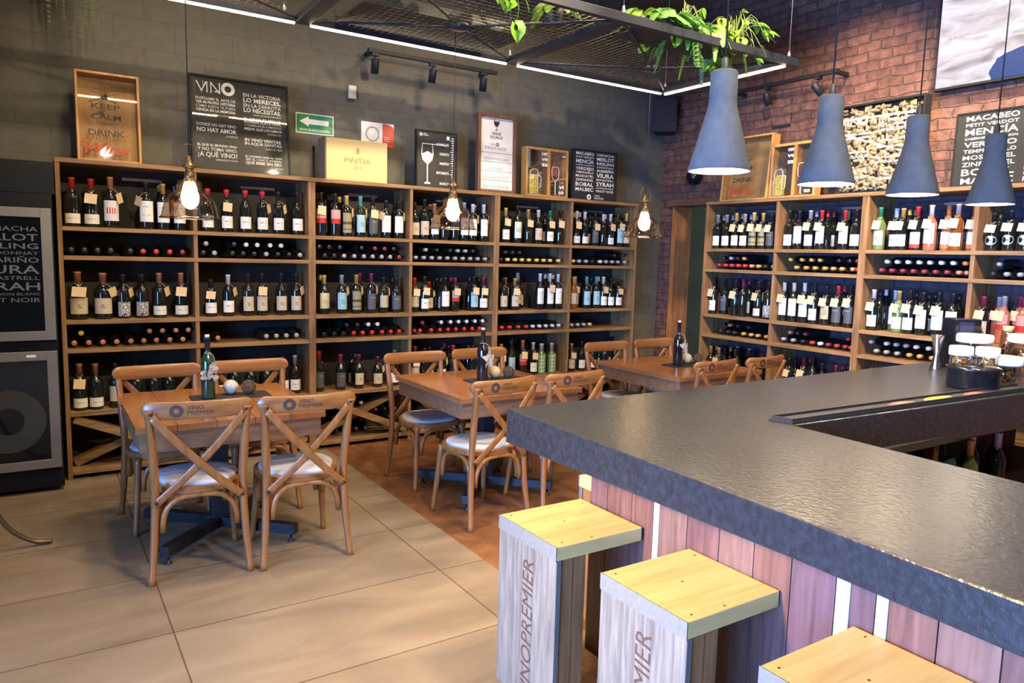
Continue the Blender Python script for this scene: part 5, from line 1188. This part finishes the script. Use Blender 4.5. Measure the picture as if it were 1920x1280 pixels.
# grape name boards
GR1 = [('MACABEO', 1.0), ('PETIT VERDOT', .6), ('MENCÍA', 1.25), ('CABERNET SAUVIGNON', .42), ('VERDEJO', 1.0), ('TEMPRANILLO', .7), ('MOSCATEL', .85), ('ZINFANDEL', .85), ('BOBAL', 1.3), ('MALBEC', 1.2)]
GR2 = [('GARNACHA', .9), ('MERLOT', 1.3), ('RIESLING', 1.05), ('CHARDONNAY', .65), ('ALBARIÑO', 1.0), ('VIURA', 1.6), ('MONASTRELL', .7), ('SYRAH', 1.5), ('SAUVIGNON BLANC', .5), ('PINOT NOIR', .85)]
def grapes(m, x0, x1, zt, zb_, y, o=None, al=('L', 'L'), one=None):
    for ci, G in enumerate((GR1, GR2)):
        if one is not None and ci != one: continue
        tot = sum(g[1] for g in G)+.45*len(G); s = (zt-zb_)/tot; z = zt
        cw = (x1-x0)*(.46 if one is None else 1); xx = x0+(ci*(x1-x0)*.54 if one is None else 0)
        for t, k in G:
            z -= k*s; write(m, t, (xx, y, z), U, V, k*s, cw, 'L', .010 if k > .95 else .002); z -= .45*s
def grape_board(side, pos, w, h, label, logo):
    root, bd = frame_thing('grape_name_board', side, pos, w, h, .03, BFR, .012, label, 'wall board', CHALK, .02, .006)
    m = MB(); grapes(m, w*.08, w*.93, h*.95, h*(.16 if logo else .06), .0045)
    if logo:
        ring(m, (w*.38, .0045, h*.075), U, V, .026, .011, 24); write(m, 'VINO', (w*.5, .0045, h*.09), U, V, .018, .07, 'L', -.004); write(m, 'PREMIER', (w*.5, .0045, h*.04), U, V, .018, .12, 'L', -.004)
    m.build('lettering', WHITE, root)
grape_board('A', (4.275, .10, ZR), .565, .490, 'small black board of white grape names, on the grey-wall rack', True)
grape_board('B', (5.42, -2.862, ZR-.02), .86, .545, 'wide black board of white grape names above the brick-wall rack', False)
# cork filled frame
root, bd = frame_thing('cork_frame', 'B', (5.36, -1.925, ZR), .735, .70, .09, BFR, .016, 'black frame filled with wine corks and white VINO lettering, standing on the brick-wall rack', 'cork display', mat('dark_cork_backing', (.10, .06, .035), .8), .02, .08, True)
m = MB(); rr = random.Random(11)
for i in range(760):
    x = rr.uniform(.038, .697); z = rr.uniform(.036, .664); y = rr.uniform(.016, .06); a = rr.choice((0, PI/2, rr.uniform(0, PI), rr.uniform(0, PI)))
    m.m = i % 3; m.T = Matrix.Translation((x, y, z)) @ Matrix.Rotation(a, 4, 'Y'); m.lathe([(.0095, -.020), (.0105, -.019), (.0105, .019), (.0095, .020)], 8)
m.T = None; m.build('wine_corks', [mat('cork_pale', (.80, .62, .38), .8, var=.2, scale=80), mat('cork_tan', (.68, .50, .28), .8, var=.2, scale=80), mat('cork_brown', (.58, .40, .21), .8, var=.25, scale=80)], root, kind='stuff')
m = MB(); y = .0035
write(m, 'VIN', (.05, y, .535), U, V, .065, .17, 'L', -.004); ring(m, (.262, y, .567), U, V, .036, .018, 28)
for t, z, h, b_ in (('EN LA VICTORIA', .570, .018, 0), ('LO MERECES,', .535, .022, .014), ('EN LA DERROTA', .500, .018, 0), ('LO NECESITAS.', .465, .022, .014), ('PROFESOR QUE LA TINTA,', .39, .014, .012), ('MEJOR QUE LOS LIBROS', .34, .014, .012), ('IN VINO VERITAS', .26, .018, .014), ('IN AQUA SANITAS.', .225, .018, 0), ('QUE BEBE SIN SED.', .10, .018, .014)): write(m, t, (.39, y, z), U, V, h, .28, 'L', b_)
for t, z, h, b_ in (('ENSÉNAME EL ARTE DE', .46, .014, 0), ('VER MI PROPIA HISTORIA', .43, .014, .014), ('DONDE NO HAY VINO', .32, .016, 0), ('NO HAY AMOR', .28, .022, .014), ('Y NO TOMA VINO.', .17, .016, 0), ('¿A QUÉ VINO?', .12, .022, .004)): write(m, t, (.05, y, z), U, V, h, .28, 'L', b_)
m.build('lettering', WHITE, root)
# television
tv = empty('television', (5.62, -2.575, 2.905), -PI/2, label='large wall television showing pale rocky waves and a blue patch', category='television')
MB().box(0, 1.65, 0, .05, 0, .95).build('casing', BFR, tv, .003)
def tv_mat():
    m, n, b = nt('tv_picture'); t = n.nodes.new('ShaderNodeTexCoord'); g = t.outputs['Generated']
    mp = n.nodes.new('ShaderNodeMapping'); mp.inputs['Scale'].default_value = (3, 1, 6); mp.inputs['Rotation'].default_value = (0, .25, 0); lk(n, g, mp.inputs[0])
    q = n.nodes.new('ShaderNodeTexNoise'); q.inputs['Scale'].default_value = 1.6; q.inputs['Detail'].default_value = 9; q.inputs['Distortion'].default_value = 1.2; lk(n, mp.outputs[0], q.inputs['Vector'])
    r = n.nodes.new('ShaderNodeValToRGB'); e = r.color_ramp.elements; e[0].position = .25; e[0].color = (.22, .17, .20, 1); e[1].position = .62; e[1].color = (.80, .76, .90, 1); x = e.new(.45); x.color = (.62, .55, .60, 1)
    lk(n, q.outputs['Fac'], r.inputs[0])
    q2 = n.nodes.new('ShaderNodeTexNoise'); q2.inputs['Scale'].default_value = 5; lk(n, g, q2.inputs['Vector'])
    sp = n.nodes.new('ShaderNodeSeparateXYZ'); lk(n, g, sp.inputs[0])
    def mt(op, a, c):
        k = n.nodes.new('ShaderNodeMath'); k.operation = op
        for i, v in enumerate((a, c)):
            if isinstance(v, (int, float)): k.inputs[i].default_value = v
            else: lk(n, v, k.inputs[i])
        return k.outputs[0]
    xn = mt('ADD', sp.outputs[0], mt('MULTIPLY', q2.outputs['Fac'], .12)); zn = mt('ADD', sp.outputs[2], mt('MULTIPLY', q2.outputs['Fac'], -.10))
    mask = mt('MULTIPLY', mt('GREATER_THAN', xn, .30), mt('LESS_THAN', zn, mt('MULTIPLY', sp.outputs[0], .45)))
    mx = n.nodes.new('ShaderNodeMixRGB'); lk(n, mask, mx.inputs[0]); lk(n, r.outputs[0], mx.inputs[1]); mx.inputs[2].default_value = (.0, .05, .25, 1)
    b.inputs['Base Color'].default_value = (.01, .01, .01, 1); b.inputs['Roughness'].default_value = .5; b.inputs['Specular IOR Level'].default_value = .1
    lk(n, mx.outputs[0], b.inputs['Emission Color']); b.inputs['Emission Strength'].default_value = .95; return m
MB().box(.015, 1.635, -.002, .0, .018, .935).build('screen', tv_mat(), tv)
# loudspeaker, dome
sp_ = empty('loudspeaker', (5.52, .17, 2.92), -.75, label='black loudspeaker mounted high in the corner between the walls', category='loudspeaker')
MB().prism([(-.13, -.10), (.13, -.10), (.09, .12), (-.09, .12)], 0, .36).build('cabinet', BFR, sp_, .01)
MB().box(-.115, .115, -.108, -.10, .02, .34).build('grille', mat('speaker_mesh', (.012, .012, .012), .8, bump=.5), sp_, .004)
MB().box(-.02, .02, .12, .17, .12, .24).build('bracket', TRM, sp_)
MB().ball((0, 0, 0), .085, 24, 16).build('dome_camera', BLK, None, loc=(5.63, -.19, 2.45), label='black dome on the brick wall, half hidden behind the nearest concrete pendant', category='dome camera')
m = MB(); m.box(-.012, 0, -.10, .10, 0, .02); m.build('wall_hook', TRM, None, loc=(5.70, -1.17, 2.83), label='short black bar fixed to the brick wall under the track light', category='wall hook')
# ------------------------------------------------------------------ wine fridge
fr = empty('wine_fridge', (-.64, -.20, 0), label='tall black two-door wine fridge with steel door frames beside the rack', category='fridge')
FB = mat('black_fridge_body', (.007, .008, .010), .45, spec=.2); BS = mat('brushed_steel_frame', (.24, .235, .22), .45, .6, scale=4); FG = mat('dark_fridge_glass', (.004, .006, .010), .06, spec=.4)
MB().box(0, .615, .02, .54, .03, 1.90).build('body', FB, fr, .004)
MB().box(0, .615, -.012, .02, .03, .155).build('plinth', FB, fr, .004)
m = MB(); m.box(0, .61, -.02, .02, .925, .985); [m.box(.05, .52, -.026, -.02, .935+.008*k, .938+.008*k) for k in range(5)]; m.build('vent_panel', FB, fr)
def fdoor(z0, z1):
    m = MB(); f = .058; x1 = .605; m.box(0, f, -.045, .018, z0, z1); m.box(x1-f, x1, -.045, .018, z0, z1); m.box(f, x1-f, -.045, .018, z0, z0+f); m.box(f, x1-f, -.045, .018, z1-f, z1)
    d = m.build('door', BS, fr, .002); MB().box(f, x1-f, -.038, -.030, z0+f, z1-f).build('glass', FG, d); return d
d1 = fdoor(.990, 1.81); d2 = fdoor(.165, .920)
m = MB(); grapes(m, .17, .530, 1.695, 1.215, -.0392, one=1); m.build('lettering', mat('frosted_print', (.12, .13, .14), .6), d1)
m = MB(); ring(m, (.330, -.0392, .485), U, V, .20, .085, 40); m.build('ring_logo', mat('frosted_ring', (.030, .030, .028), .6), d2)
MB().box(.44, .49, -.047, -.045, .885, .90).build('badge', WHITE, d2)
MB().box(-.6, .632, 0.02, .54, 1.90, 2.10).build('canopy_box', FB, fr, .004)
# bent tube stand at the frame's edge
bt = empty('tube_stand', label='bronze tube stand with a curved foot beside the fridge', category='stand'); BZ = mat('bronze_tube', (.16, .12, .07), .35, .7)
MB().tube([(-.46, -1.19, .3), (-.46, -1.19, 1.3)], .016, 10).build('pole', BZ, bt)
for a in (0, 2.1, 4.2):
    c, s_ = math.cos(a), math.sin(a)
    MB().tube(catmull([(-.46+.0*c, -1.19, .62), (-.46+.05*c, -1.19+.05*s_, .36), (-.46+.15*c, -1.19+.15*s_, .13), (-.46+.26*c, -1.19+.26*s_, .030), (-.46+.345*c, -1.19+.345*s_, .013)], 6), .0125, 8).build('leg', BZ, bt)
